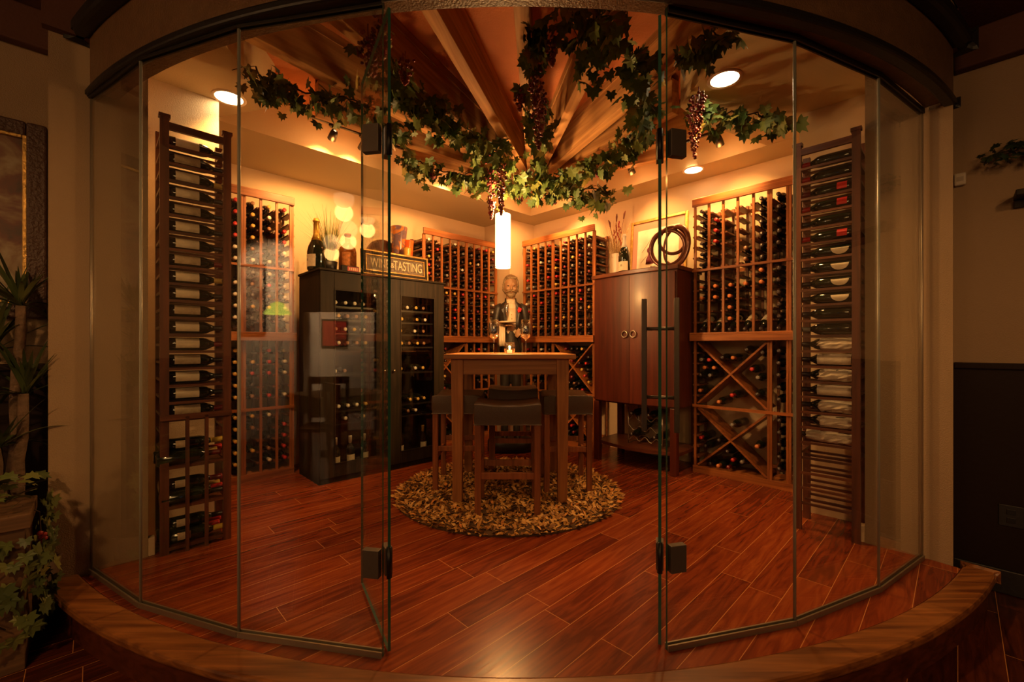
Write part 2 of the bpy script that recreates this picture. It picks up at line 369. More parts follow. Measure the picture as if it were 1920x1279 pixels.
# wainscot, cap and black baseboards of the dining room
def onwall(p0, p1, z0, z1, th, off=0.0):
    """box standing on the room side of a wall p0 -> p1 (room side = right hand of the direction)"""
    d = (p1-p0).normalized(); nn = Vector((d.y, -d.x)); q = MB()
    a, b_, c, e = p0+nn*off, p1+nn*off, p1+nn*(off+th), p0+nn*(off+th)
    q.prism([a, b_, c, e], z0, z1); return q
for nm, p0, p1 in (('left', OL1, OL0), ('right', OR0, OR1)):
    q = onwall(p0, p1, ZO, 1.03, .02); struct(q.build('trim_wainscot_'+nm, M['wainscot']))
    q = onwall(p0, p1, 1.03, 1.065, .035); struct(q.build('trim_wainscot_cap_'+nm, M['wainscot'], bevel=.006))
    q = onwall(p0, p1, ZO, -.04, .04); struct(q.build('baseboard_dining_'+nm, M['black'], bevel=.006))
q = onwall(A_L-u*.0, A_L+u*.13, ZO, -.045, .018); struct(q.build('baseboard_left', M['black']))
q = onwall(A_R+m*-.10, A_R, ZO, -.045, .018); struct(q.build('baseboard_right', M['black']))
q = onwall(OL0, A_L-n1*-.0, ZO, -.045, .018); struct(q.build('baseboard_return_left', M['black']))
q = onwall(A_R, OR0, ZO, -.045, .018); struct(q.build('baseboard_return_right', M['black']))
# small rough plinth blocks at the jambs
for nm, J, d in (('left', J_L, u), ('right', J_R, -m)):
    q = MB(); cc = J+d*.012
    q.prism([J-d*.0+Vector((0, 0)), J+d*.03, J+d*.03+(n1 if nm == 'left' else n2)*.05, J+(n1 if nm == 'left' else n2)*.05], 0, .10)
    struct(q.build('baseboard_jamb_'+nm, M['wall'], bevel=.004))
# floors
plat = [C_L+n1*.05, C_0+Vector((0, .1)), C_R+n2*.05, NE_R+n2*.0, N_R+n2*.05, J_R+n2*.05]
front = arc(3.955, 35.6, -33.6, 40)
q = MB(); q.prism([C_L+n1*.06, C_0+Vector((0, .12)), C_R+n2*.06, NE_R, N_R+n2*.06, J_R+n2*.06]+front+[J_L+n1*.06, N_L+n1*.06, NE_L], -.10, 0)
struct(q.build('floor', M['floor']))
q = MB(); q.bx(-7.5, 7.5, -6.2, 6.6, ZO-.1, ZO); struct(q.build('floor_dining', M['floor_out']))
def ring(r0, r1, z0, z1, a0, a1, n=72, mi=0, q=None):
    q = q or MB(); vs = []
    i_, o_ = arc(r0, a0, a1, n), arc(r1, a0, a1, n)
    for p, o in zip(i_, o_): vs += [V3(p, z0), V3(p, z1), V3(o, z1), V3(o, z0)]
    fs = [(i*4+k, i*4+(k+1) % 4, (i+1)*4+(k+1) % 4, (i+1)*4+k) for i in range(n) for k in range(4)]
    fs += [(0, 1, 2, 3), (n*4+3, n*4+2, n*4+1, n*4)]
    return q.add(vs, fs, mi)
q = ring(3.955, 4.075, -.035, .006, -35.0, 36.6); struct(q.build('trim_step_nosing', M['nosing'], bevel=.012))
q = ring(3.97, 4.045, ZO, -.035, -34.4, 36.2); struct(q.build('trim_step_riser', M['riser']))
# ceilings, soffits
q = MB(); q.prism([C_L+n1*.1, C_0+Vector((0, .15)), C_R+n2*.1, NE_R+n2*.05, J_R+n2*.3]+arc(3.86, 34, -32, 30)+[J_L+n1*.3, NE_L], ZC, ZC+.08)
struct(q.build('ceiling', M['ceil_in']))
def uv_pt(a, b): return C_0-u*a+m*b       # a along left wall, b along right wall, from the back corner
SW_L, SW_R = .80, .34
q = MB()
a_end = (C_0-C_L).dot(u); b_end = (C_R-C_0).dot(m)
inner = uv_pt(SW_R, SW_L)
q.prism([C_L, C_0, C_0+m*SW_L, C_L+m*SW_L], ZS, ZC); struct(q.build('ceiling_soffit_left', M['soffit']))
q = MB(); q.prism([C_0+m*SW_L, C_R, C_R-u*SW_R, inner], ZS, ZC); struct(q.build('ceiling_soffit_right', M['soffit']))
# dropped soffit above the entrance on the left, with its own can light
q = MB(); q.prism([J_L+n1*.32, C_L, C_L+m*.79, Vector((-1.62, 2.95)), Vector((-1.55, 2.30)), J_L], ZS, ZC); struct(q.build('ceiling_soffit_wing_left', M['soffit']))
q = MB(); q.prism([J_R+n2*.32, J_R, Vector((1.24, 1.98)), Vector((1.15, 2.3)), Vector((1.15, 2.95)), Vector((1.36, 3.15)), C_R-u*.345-m*.3, C_R-u*.345], ZS, ZC); struct(q.build('ceiling_soffit_wing_right', M['soffit']))
q = MB(); q.bx(-7.5, 7.5, -6.2, 3.6, 2.92, 3.0)
# dining ceiling stops at the fascia
q = MB(); q.prism([Vector((-7.5, -6.2)), Vector((7.5, -6.2)), Vector((7.5, 3.4)), OR0+n2*.1]+arc(3.95, 35, -33, 30)+[OL0+n1*.1, Vector((-7.5, 3.4))], 2.90, 2.98)
struct(q.build('ceiling_dining', M['ceil_out']))
# header: curved soffit box over the glass, fascia, black crown
q = ring(3.82, 3.93, 2.445, 3.12, -33.2, 35.2); struct(q.build('trim_header', M['fascia']))
q = ring(3.885, 3.937, 2.430, 2.468, -34.4, 36.4); struct(q.build('trim_header_bead', M['black'], bevel=.01))
q = ring(3.925, 3.995, 2.70, 2.78, -34, 36); struct(q.build('trim_header_crown', M['black'], bevel=.02))
q = ring(3.925, 3.945, 2.78, 2.92, -34, 36); struct(q.build('trim_header_top', M['wall_out']))
# dining crown along the outer walls
for nm, p0, p1 in (('left', OL1, OL0), ('right', OR0, OR1)):
    q = onwall(p0, p1, 2.70, 2.90, .07); struct(q.build('trim_crown_'+nm, M['ceil_out'], bevel=.01))
q = onwall(A_L-u*.02, A_L+u*.16, 2.70, 2.90, .05); struct(q.build('trim_crown_pier_left', M['ceil_out']))
q = onwall(A_R-m*.12, A_R+m*.02, 2.70, 2.90, .05); struct(q.build('trim_crown_pier_right', M['ceil_out']))
# rafters fanning out from a hub near the back corner
HUB = Vector((.21, 4.45)); ZB = 2.80
for k, ang in enumerate((63, 49.5, 37, 26, 14.8, 4, -7.7, -21.5, -34, -47, -60)):
    d = Vector((-math.sin(R(ang)), -math.cos(R(ang))))
    rel = HUB-GC; bb = rel.dot(d); L = -bb+math.sqrt(bb*bb-(rel.length_squared-3.82**2))
    # stop at the side soffits
    for nn, c in ((n1, C_L.dot(n1)-.81), (n2, 4.277-.35)):
        if d.dot(nn) > 1e-3: L = min(L, (c-HUB.dot(nn))/d.dot(nn))
    if ang > 45: L = min(L, 1.3 if ang > 55 else 2.1)
    if ang < -30: L = min(L, {-34: 1.68, -47: 1.58, -60: 1.45}[ang])
    q = MB(); q.bx(.08, L+.01, -.039, .039, 0, .24)
    o = q.build('ceiling_beam', M['beam'], bevel=.004); o.location = V3(HUB, ZB); o.rotation_euler = (0, 0, math.atan2(d.y, d.x)); struct(o)
    q = MB(); q.bx(.5, L+.005, .039, .046, .225, .28); q.bx(.5, L+.005, -.046, -.039, .225, .28)
    t_ = q.build('cleat', M['beam'], o)
q = MB(); q.lathe([(.0, 0), (.11, 0), (.11, .26), (0, .26)], 10, smooth=False); o = q.build('ceiling_hub', M['beam'], bevel=.005); o.location = V3(HUB, ZB+.003); struct(o)
# ================================================================= GLASS FRONT
G = [Vector(p) for p in ((-2.153, 2.211), (-1.649, 1.919), (-1.089, 1.723), (-.480, 1.607), (.588, 1.643), (1.173, 1.793), (1.732, 2.041), (2.232, 2.352))]
ZG = 2.445
def pane(name, a, b, z0=0.0, z1=ZG, th=.011, mats='glass'):
    d = (b-a); L = d.length; q = MB()
    x0, x1, y = 0.0, L, th/2
    vs = [(x0, -y, z0), (x1, -y, z0), (x1, y, z0), (x0, y, z0), (x0, -y, z1), (x1, -y, z1), (x1, y, z1), (x0, y, z1)]
    q.add(vs, [(0, 1, 5, 4), (2, 3, 7, 6)], 0); q.add(vs, [(0, 3, 2, 1), (4, 5, 6, 7), (0, 4, 7, 3), (1, 2, 6, 5)], 1)
    o = q.build(name, [M[mats], M['glass_edge']]); o.location = (a.x, a.y, 0); o.rotation_euler = (0, 0, math.atan2(d.y, d.x))
    return struct(o)
k = 0
for i in (0, 1, 2, 4, 5, 6):
    k += 1; o = pane('window_%d' % k, G[i], G[i+1]); L = (G[i+1]-G[i]).length
    q = MB(); q.bx(0, L, -.0125, -.0062, 0, .022); q.bx(0, L, .0062, .0125, 0, .022); q.build('bottom_channel', M['channel'], o)
    q = MB(); q.bx(0, L, -.0125, -.0062, 2.42, ZG); q.bx(0, L, .0062, .0125, 2.42, ZG); q.build('top_channel', M['black'], o)
    if i not in (2, 6):
        q = MB(); q.tube([(L, 0, .01), (L, 0, ZG-.02)], .0062, 8); q.build('seam_seal', M['seam'], o)
    if i in (0, 6):
        q = MB(); q.tube([(0 if i == 0 else L, 0, .01), (0 if i == 0 else L, 0, ZG-.02)], .006, 8); q.build('wall_seal', M['channel'], o)
def glass_door(name, hinge, free, nm):
    # frameless leaf, pivoting on two clamp hinges
    o = pane(name, hinge, free, .012, 2.425, .011, 'glass_door'); L = (free-hinge).length
    return o, L
dl, LL = glass_door('door_1', G[3]+Vector((.020, .012)), Vector((-.725, 2.09)), 'left')
dr, LR = glass_door('door_2', G[4]+Vector((-.022, .012)), Vector((.742, 2.16)), 'right')
for (d_, L, pn, pa, sgn) in ((dl, LL, G[3], G[2], 1), (dr, LR, G[4], G[5], -1)):
    fixdir = (pa-pn).normalized()
    for z in (.345, 1.93):
        q = MB(); q.bx(.006, .062, -.014, .014, z-.052, z+.052); h = q.build('door_clamp', M['patch'], d_, bevel=.002)
        q = MB(); q.tube([(.0, 0, z-.058), (.0, 0, z+.058)], .0105, 10); q.build('hinge_pin', M['blackmetal'], h)
        # clamp on the fixed pane
        q = MB(); q.bx(.012, .078, -.014, .014, z-.052, z+.052)
        hc = q.build('hinge_plate', M['patch'], bevel=.002); hc.parent = d_
        wloc = Matrix.Translation(V3(pn, 0)) @ Matrix.Rotation(math.atan2(fixdir.y, fixdir.x), 4, 'Z')
        dm = Matrix.Translation(d_.location) @ Matrix.Rotation(d_.rotation_euler.z, 4, 'Z')
        hc.matrix_local = dm.inverted() @ wloc
# ladder pull on the right leaf: a bar on each face, joined by two stand-offs
z0, z1, xo, yo = .745, 1.385, LR-.09, .074
for y in (-yo, yo):
    q = MB(); q.box((xo, y, (z0+z1)/2), (.025, .025, z1-z0)); q.build('pull_bar', M['bar'], dr, bevel=.003)
for z in (z0+.165, z1-.145):
    q = MB(); q.tube([(xo, -yo, z), (xo, yo, z)], .009, 10); q.build('standoff', M['bar'], dr)
# ================================================================= LIGHTS IN THE CELLAR
def can_light(loc, rad, label, energy, spot=110, tilt=(0, 0, -1)):
    t = thing('can_light', label, 'recessed light', loc, 0, 'recessed can lights')
    q = MB(); q.lathe([(rad*.80, -.004), (rad, -.004), (rad, .002), (rad*.80, .006), (rad*.80, -.004)], 28, cap=False); q.build('trim_ring', M['trim'], t)
    q = MB(); q.lathe([(rad*.79, -.002), (rad*.5, -.006), (0.001, -.008)], 28, cap=False); q.lathe([(rad*.79, -.002), (rad*.79, .001)], 28); q.build('lens', M['canglow'], t)
    x, y, z = loc
    light('can_lamp', 'SPOT', (x, y, z-.03), energy, WARM, rad*.6, (x+tilt[0], y+tilt[1], z+tilt[2]), spot, .9)
    return t
can_light((-1.86, 2.84, ZS), .10, 'round can light in the lowered ceiling above the tall label rack', 34)
can_light((1.30, 2.64, ZS), .10, 'round can light in the lowered ceiling near the wrapped-bottle rack', 36)
sr = C_R-m*.0; pr = Vector((1.70, 4.02)); can_light((pr.x-.02, pr.y-.02, ZS), .095, 'round can light in the soffit above the bronze ring sculpture', 45)
# monorail tracks and their heads
def track(name, a, b, z, label):
    t = thing(name, label, 'track rail', (a[0], a[1], z), math.atan2(b[1]-a[1], b[0]-a[0])); L = (Vector(b)-Vector(a)).length
    q = MB(); q.box((L/2, 0, 0), (L, .022, .02)); q.build('rail', M['blackmetal'], t, bevel=.002)
    for k in range(max(2, int(L/.6))):
        q = MB(); x = .1+(L-.2)*k/max(1, int(L/.6)-1); q.tube([(x, 0, .01), (x, 0, ZC-z)], .006, 6); q.build('hanger', M['blackmetal'], t)
    return t
ZT = 2.93
tr1a, tr1b = P2(515, 3.0), None
def at_z(px, py, z):                      # floor-plan point of a pixel at a known height
    D = (z-EYE)*FPX/(HY-py); return P2(px, D)
pL = inner+m*.25-u*.25
tl0 = pL-u*2.5; track('track_rail', (tl0.x, tl0.y), (pL.x, pL.y), ZT, 'black track rail along the ceiling above the black wine cooler')
pR0 = pL; pR1 = pL+m*2.6; track('track_rail', (pR0.x, pR0.y), (pR1.x, pR1.y), ZT, 'black track rail along the ceiling above the cherry armoire')
HEADS = [(620, 259, -1, 'over the black cooler, nearest the glass'), (655, 293, -1, 'over the black cooler, beside the hinge'), (838, 343, -1, 'above the corner rack behind the cooler'),
         (958, 379, 0, 'in the corner above the butler statue'), (1046, 374, 1, 'above the corner rack next to the armoire'), (1183, 320, 1, 'above the dried flowers on the armoire'), (1355, 272, 1, 'above the open wall rack past the glass door')]
for i, (px, py, side, ph) in enumerate(HEADS):
    z = ZT-.10; p = at_z(px, py, z); p3 = V3(p, z)
    # hang it on the nearest rail point
    if side <= 0: rp = tl0+u*max(0, min(2.5, (p-tl0).dot(u)))
    else: rp = pR0+m*max(0, min(2.6, (p-pR0).dot(m)))
    p3 = V3(rp, z)
    nd = n1 if side < 0 else (n2 if side > 0 else Vector((-.02, 1)).normalized())
    tgt = V3(rp+nd*(1.0 if side < 0 else .62), 2.2 if side else 2.3)
    dirv = (tgt-p3).normalized()
    t = thing('track_spotlight', 'small black track spotlight '+ph, 'track light', p3, 0, 'track spotlights')
    q = MB(); q.tube([(0, 0, .10), (0, 0, .035)], .007, 8); q.box((0, 0, .088), (.05, .03, .02)); q.build('mount', M['blackmetal'], t)
    rot = dirv.to_track_quat('-Z', 'Y').to_matrix().to_4x4()
    q = MB(); q.lathe([(.012, .055), (.024, .05), (.030, .02), (.033, -.028), (.029, -.028), (.026, 0)], 16, M=rot, cap=False); q.build('lamp_head', M['blackmetal'], t)
    q = MB(); q.lathe([(.0275, -.018), (.018, -.024), (.001, -.026)], 14, M=rot, cap=False); q.build('bulb', M['bulb'], t)
    light('track_lamp', 'SPOT', p3+dirv*.035, (24 if px == 1183 else 34) if side else 26, WARM, .02, tgt, 80, .9)
    # spill from each head onto the ceiling
    light('track_spill', 'POINT', p3-nd.to_3d()*0+Vector((0, 0, -.06)), 1.7, (1, .33, .07), .03)
# pendant over the table
PD = 3.55; px_ = (943-CX)/FPX*PD
pend = thing('pendant_lamp', 'tall white cylinder pendant lamp glowing over the tasting table', 'pendant lamp', (px_, PD, 1.803))
q = MB(); q.lathe([(.055, 0), (.061, .004), (.061, .436), (.050, .438), (.050, .430), (.057, .428), (.057, .010), (.055, 0)], 28, cap=False); q.build('shade', M['lampglow'], pend)
q = MB(); q.lathe([(.0605, 0), (.062, 0), (.062, .006), (.0605, .006), (.0605, 0)], 28, cap=False); q.build('shade_rim', M['trim'], pend)
q = MB(); q.tube([(0, 0, .42), (0, 0, 2.79-1.803)], .0025, 6); q.lathe([(.02, .40), (.02, .46), (.004, .47)], 12); q.build('cord', M['blackmetal'], pend)
q = MB(); q.lathe([(.065, 2.79-1.803), (.065, 3.0-1.803-.01), (.0, 3.0-1.803)], 20); q.build('canopy', M['metal'], pend)
light('pendant_lamp_bulb', 'POINT', (px_, PD, 1.76), 26, WARM, .05)
light('pendant_lamp_uplight', 'POINT', (px_, PD, 2.31), 15, (1, .5, .17), .05)
# ================================================================= BOTTLES
rnd = random.Random(7)
LAY = Matrix(((1, 0, 0, 0), (0, 0, -1, .30), (0, 1, 0, 0), (0, 0, 0, 1)))      # standing bottle -> lying, neck at y = 0
BP = [(.0, .004), (.030, 0), (.0365, .006), (.037, .185), (.033, .205), (.020, .228), (.0145, .240), (.0140, .262)]
CP = [(.0150, .238), (.0152, .290), (.0165, .292), (.0165, .299), (.0150, .302), (.0, .302)]
def bottle_mesh(n=10, mt='bottle', M_=LAY, name='wine_bottle'): q = MB(); q.lathe(BP, n, M=M_); return q.mesh(name, M[mt])
BODY = {k: bottle_mesh(12, k) for k in ('bottle', 'bottle_b')}
CAPM = {}
for k in CAPS:
    q = MB(); q.lathe(CP, 10, M=LAY); CAPM[k] = q.mesh('capsule', M['cap_'+k])
def label_mesh(z0, z1, a0, a1, mt, r=.0378, M_=LAY):
    q = MB(); n = 10; vs = []
    for i in range(n+1):
        a = R(a0+(a1-a0)*i/n); vs += [(r*math.cos(a), r*math.sin(a), z0), (r*math.cos(a), r*math.sin(a), z1)]
    q.add(vs, [(2*i, 2*i+2, 2*i+3, 2*i+1) for i in range(n)], 0, True, M_); return q.mesh('label', mt)
LABTOP = label_mesh(.05, .185, 5, 175, M['paper'])
LABTOPD = label_mesh(.05, .18, 5, 175, M['paperd'])
BOTTLES = []
ORD = ['top', 'second', 'third', 'fourth', 'fifth', 'sixth', 'seventh', 'eighth', 'ninth', 'tenth', 'eleventh', 'twelfth', 'thirteenth', 'fourteenth', 'fifteenth', 'sixteenth', 'seventeenth', 'eighteenth', 'nineteenth', 'twentieth', 'twenty-first', 'twenty-second', 'twenty-third']
ORC = ['first', 'second', 'third', 'fourth', 'fifth', 'sixth', 'seventh', 'eighth', 'ninth', 'tenth']
WHAT = {'red': 'red-capped wine bottle', 'dark': 'dark-capped wine bottle', 'gold': 'gold-capped wine bottle', 'white': 'white-capped wine bottle', 'maroon': 'maroon-capped wine bottle', 'brown': 'brown-capped wine bottle', 'grey': 'grey-capped wine bottle', 'orange': 'orange-capped wine bottle', 'yellow': 'yellow-capped wine bottle'}
def add_bottle(mat, cap, where, group, lab=None, boost=1.0, body='bottle'):
    BOTTLES.append(dict(mat=mat, cap=cap, where=where, group=group, lab=lab, boost=boost, body=body))
def pick(ws): return rnd.choices(list(ws), list(ws.values()))[0]
MIX_BACK = {'dark': 8, 'maroon': 4, 'grey': 3, 'red': 3, 'gold': 1.3, 'white': 1.6, 'brown': 2}
MIX_LEFT = {'gold': 3, 'white': 2, 'red': 2, 'dark': 3, 'brown': 1}
MIX_RIGHT = {'orange': 2.5, 'red': 2, 'dark': 4, 'maroon': 1, 'grey': 1}
# ================================================================= WALL RACKS
ROWS_UP = [2.385-.0975*k for k in range(6)]
ROWS_MID = [1.79-.0975*k for k in range(5)]
ROWS_LOW = [1.12-.0985*k for k in range(5)]+[.555-.0985*k for k in range(5)]
def wall_rack(label, org, yaw, xs, doubles, phrase, group, mix, lower, skip=(), fill=.9, hide=None, x_ext=(0, 0), midcaps=None):
    t = thing('wine_rack', label, 'wine rack', V3(org, 0), yaw, 'redwood wall wine racks')
    W = t.matrix_world = Matrix.Translation(V3(org, 0)) @ Matrix.Rotation(yaw, 4, 'Z')
    x0, x1 = xs[0], xs[-1]
    for i, x in enumerate(xs):
        wd = .034 if i in doubles else .019
        lowcol = (i < len(xs)-1 and lower[i] == 'c') or (i > 0 and lower[i-1] == 'c') or i in doubles or i in (0, len(xs)-1)
        q = MB()
        if wd > .02: q.bx(x-.0175, x-.001, 0, .02, .06, 2.44); q.bx(x+.001, x+.0175, 0, .02, .06, 2.44)
        else: q.bx(x-wd/2, x+wd/2, 0, .02, .06 if lowcol else 1.28, 2.44)
        p = q.build('upright', M['rackz'], t)
        q = MB()
        for z in ROWS_UP+ROWS_MID+(ROWS_LOW if lowcol and not (i in doubles and 'x' in lower[max(0, i-1):i+1]) else []):
            q.bx(x-.0275, x+.0275, .021, .245, z-.031, z-.017)
        q.bx(x-.009, x+.009, .245, .262, .06 if lowcol else 1.28, 2.42)
        q.build('rungs', M['racky'], p)
    a, b_ = x0-.018-x_ext[0], x1+.018+x_ext[1]
    q = MB(); q.bx(a, b_, -.022, 0, 2.435, 2.508); q.build('crown_moulding', M['rackx'], t, bevel=.004)
    for za in (2.39, 1.84, .10): q = MB(); q.bx(a, b_, .262, .28, za, za+.03); q.build('back_rail', M['rackx'], t)
    q = MB(); q.bx(a, b_, -.016, 0, 1.838, 1.858); q.build('middle_rail', M['rackx'], t)
    q = MB(); q.bx(a-.01, b_+.01, -.055, .275, 1.262, 1.28); q.bx(a-.01, b_+.01, -.055, -.03, 1.205, 1.262); q.build('display_ledge', M['rackx'], t, bevel=.003)
    q = MB(); q.bx(a, b_, -.004, .27, 0, .06); q.build('plinth', M['rackx'], t)
    q = MB(); q.bx(a, b_, -.012, 0, .60, .625); q.build('lower_rail', M['rackx'], t)
    # x-bins
    runs = []; i = 0
    while i < len(lower):
        if lower[i] == 'x':
            j = i
            while j < len(lower) and lower[j] == 'x': j += 1
            runs.append((i, j)); i = j
        else: i += 1
    nb = 0
    for (i, j) in runs:
        xa, xb = xs[i]+.012, xs[j]-.012; cx = (xa+xb)/2
        for zb, zt in ((.06, .60), (.625, 1.20)):
            for (pa, pb) in (((xa, zb), (xb, zt)), ((xa, zt), (xb, zb))):
                q = MB()
                d = Vector((pb[0]-pa[0], 0, pb[1]-pa[1])); L = d.length; ang = math.atan2(d.z, d.x)
                Mx = Matrix.Translation(((pa[0]+pb[0])/2, .13+(.001 if pa[1] == zt else 0), (pa[1]+pb[1])/2)) @ Matrix.Rotation(-ang, 4, 'Y')
                q.box((0, 0, 0), (L-.03, .245, .016), 0, Mx); q.build('diagonal_board', M['rackx'], t)
            # bottles in the four bays
            cz = (zb+zt)/2; w2 = (xb-xa)/2; h2 = (zt-zb)/2
            def inside(x, z, bay):
                X, Z = (x-cx)/w2, (z-cz)/h2
                mg = .055/min(w2, h2)
                if bay == 'b': return Z < -abs(X)-mg and z-.037 > zb-.002
                if bay == 't': return Z > abs(X)+mg*1.0
                if bay == 'l': return X < -abs(Z)-mg*.9
                return X > abs(Z)+mg*.9
            for bay, pr in lower_fill.get((phrase, zb > .3), (('b', .8), ('l', .9), ('r', .6), ('t', .5))):
                zz = {'b': zb+.038, 't': cz+.075, 'l': cz-h2*.55, 'r': cz-h2*.55}[bay]; row = 0
                while zz < zt-.03 and row < 7:
                    xx = xa+.04+(.038 if row % 2 else 0)
                    while xx < xb-.03:
                        if inside(xx, zz, bay) and rnd.random() < pr:
                            cap = pick(mix)
                            Mm = W @ Matrix.Translation((xx, rnd.uniform(-.02, .01), zz)) @ Matrix.Rotation(rnd.uniform(-.05, .05), 4, 'Z')
                            add_bottle(Mm, cap, 'bin'+str(nb), ('bin', phrase, (xx-cx, zz-cz, 'upper' if zb > .3 else 'lower', bay)), boost=.9)
                        xx += .078
                    zz += .070; row += 1
    hide = hide or (lambda c, r, z: False)
    for c in range(len(xs)-1):
        xc = (xs[c]+xs[c+1])/2; ri = 0
        for z in ROWS_UP+ROWS_MID+['d']+(ROWS_LOW if lower[c] == 'c' else []):
            zz = 1.33 if z == 'd' else z
            key = (c, ri); ri += 1
            if hide(c, ri-1, zz): continue
            if key in skip: continue
            if z != 'd' and rnd.random() > fill: continue
            cap = pick(mix) if not midcaps else midcaps(c, ri-1, mix)
            if z == 'd':
                Mm = W @ Matrix.Translation((xc, -.015, 1.300)) @ Matrix.Rotation(R(25), 4, 'X')
                add_bottle(Mm, 'dark', ('d', c, phrase), group, lab='paper' if rnd.random() < .8 else 'paperd', boost=1.6)
            else:
                Mm = W @ Matrix.Translation((xc, rnd.uniform(-.022, .004), zz)) @ Matrix.Rotation(rnd.uniform(-.02, .02), 4, 'Z')
                add_bottle(Mm, cap, ('g', ri-1, c, phrase), group)
    return t
lower_fill = {}
OL = Vector((-1.995, 3.94)); ORR = Vector((1.685, 3.98)); YL = UA; YR = math.atan2(m.y, m.x)
gaps = {('back-left', True): ()}
# left wall: short rack beyond the tall label rack
PH_L = 'rack beside the ornamental grass'; PH_BL = 'corner rack behind the framed sign'; PH_BR = 'corner rack beside the armoire'; PH_R = 'wall rack beyond the armoire'
lower_fill[(PH_R, True)] = (('l', .85), ('r', .35), ('b', .12), ('t', .22)); lower_fill[(PH_R, False)] = (('b', .75), ('l', .25), ('r', .3), ('t', .08))
lower_fill[(PH_BR, True)] = (('r', .95), ('b', .8), ('l', .5), ('t', .8)); lower_fill[(PH_BR, False)] = (('b', .8), ('r', .5))
lower_fill[(PH_BL, True)] = (('b', .5), ('t', .5), ('r', .5), ('l', .5)); lower_fill[(PH_BL, False)] = (('b', .3),)
def caps_L(c, r, mix):
    if c == 1: return 'gold' if r > 11 else ('white' if r > 3 else 'red')
    if c == 4: return 'red' if (r < 4 or r > 16) else 'white'
    return pick(mix)
wall_rack('redwood wall rack with open top bays beside the ornamental grass', OL, YL, [-.64, -.516, -.393, -.262, -.135, -.012], (0, 2, 5), PH_L, 'bottles in the rack beside the grass', MIX_LEFT, 'ccccc', fill=.88, midcaps=caps_L)
wall_rack('redwood corner wine rack behind the framed tasting sign', OL, YL, [1.39+.1222*k for k in range(10)], (0, 5, 9), PH_BL, 'bottles in the corner rack behind the sign', MIX_BACK, 'xxxxxcccc', fill=.94, hide=lambda c, r, z: c < 2 and z < 1.75)
wall_rack('redwood corner wine rack standing between butler statue and armoire', ORR, YR, [-2.197+.1198*k for k in range(10)], (0, 4, 9), PH_BR, 'bottles in the corner rack beside the armoire', MIX_BACK, 'ccccxxxxx', fill=.92, hide=lambda c, r, z: c > 7 and z < .5)
sk = {(1, 5), (2, 0), (2, 2), (2, 3), (2, 4), (2, 5), (3, 0), (3, 1), (3, 2), (3, 3), (0, 6), (1, 10), (2, 1), (0, 10), (3, 6), (3, 8), (4, 8), (4, 9), (4, 10), (3, 9), (3, 10), (0, 9), (1, 9)}
wall_rack('redwood wall rack with half-empty upper bays past the armoire', ORR, YR, [0, .124, .247, .367, .490, .612, .748, .87], (5, 6), PH_R, 'bottles in the wall rack past the armoire', MIX_RIGHT, 'xxxxxcc', skip=sk, fill=.95,
          midcaps=lambda c, r, mix: ('red' if c == 1 else 'dark' if c in (0, 4, 5) else 'brown') if r < 6 else ('orange' if c < 5 else 'dark'))
# ================================================================= TALL LABEL-DISPLAY RACKS (bottles lie across)
def cross_rack(label, org, yaw, W_, H, nbig):
    t = thing('wine_rack', label, 'wine rack', V3(org, 0), yaw, 'tall racks beside the entrance')
    for x in (.02, W_-.02):
        for y in (.0, .235):
            q = MB(); q.bx(x-.02, x+.02, y, y+.03, 0, H); q.bx(x-.026, x+.026, y-.004, y+.034, H, H+.02) if y == 0 else None
            q.build('upright', M['sidez'], t)
    for z in (H-.06,):
        q = MB(); q.bx(.04, W_-.04, .0, .02, z, z+.04); q.build('top_rail', M['sidex'], t)
    for x in (.02, W_-.02):
        q = MB()
        for k in range(20): q.bx(x-.018, x+.018, .03, .235, H-.1-.097*k, H-.085-.097*k)
        q.build('side_rungs', M['sidex'], t)
    return t
tagrows = []
SLo = Vector((-1.929, 2.367)); SRo = Vector((1.795, 2.754))
tl = cross_rack('tall dark rack showing cream bottle labels beside the glass front', SLo, YL, .334, 2.42, 0)
Wl = Matrix.Translation(V3(SLo, 0)) @ Matrix.Rotation(YL, 4, 'Z')
def across(Wm, x_neck, y, z, flip, rollx=0, yaw=0):
    """lying along x: neck towards +x (flip False) or -x"""
    M1 = Matrix.Rotation(R(-90 if flip else 90), 4, 'Z')       # neck at local (0,0), body to +y -> rotate
    return Wm @ Matrix.Translation((x_neck, y, z)) @ Matrix.Rotation(yaw, 4, 'Z') @ M1 @ Matrix.Rotation(rollx, 4, 'Y')
LABF = label_mesh(.055, .165, 10, 170, M['paper'], .0378)      # roll so that the patch faces the room
for k in range(17):
    z = 2.315-.0955*k
    q = MB(); q.bx(.04, .294, .0, .016, z-.052, z-.038); q.bx(.04, .294, .235, .251, z-.052, z-.038); q.bx(.04, .294, .1, .118, z-.052, z-.038)
    q.build('shelf_slat', M['sidex'], tl)
    Mm = across(Wl, .318, .075+rnd.uniform(-.004, .004), z, False, 0)
    add_bottle(Mm, pick({'dark': 3, 'gold': 1, 'maroon': 2}), ('s', k, 'tall cream-label rack'), 'bottles in the tall rack of labels', lab='F+' if k % 3 != 1 else 'G+', boost=2.0)
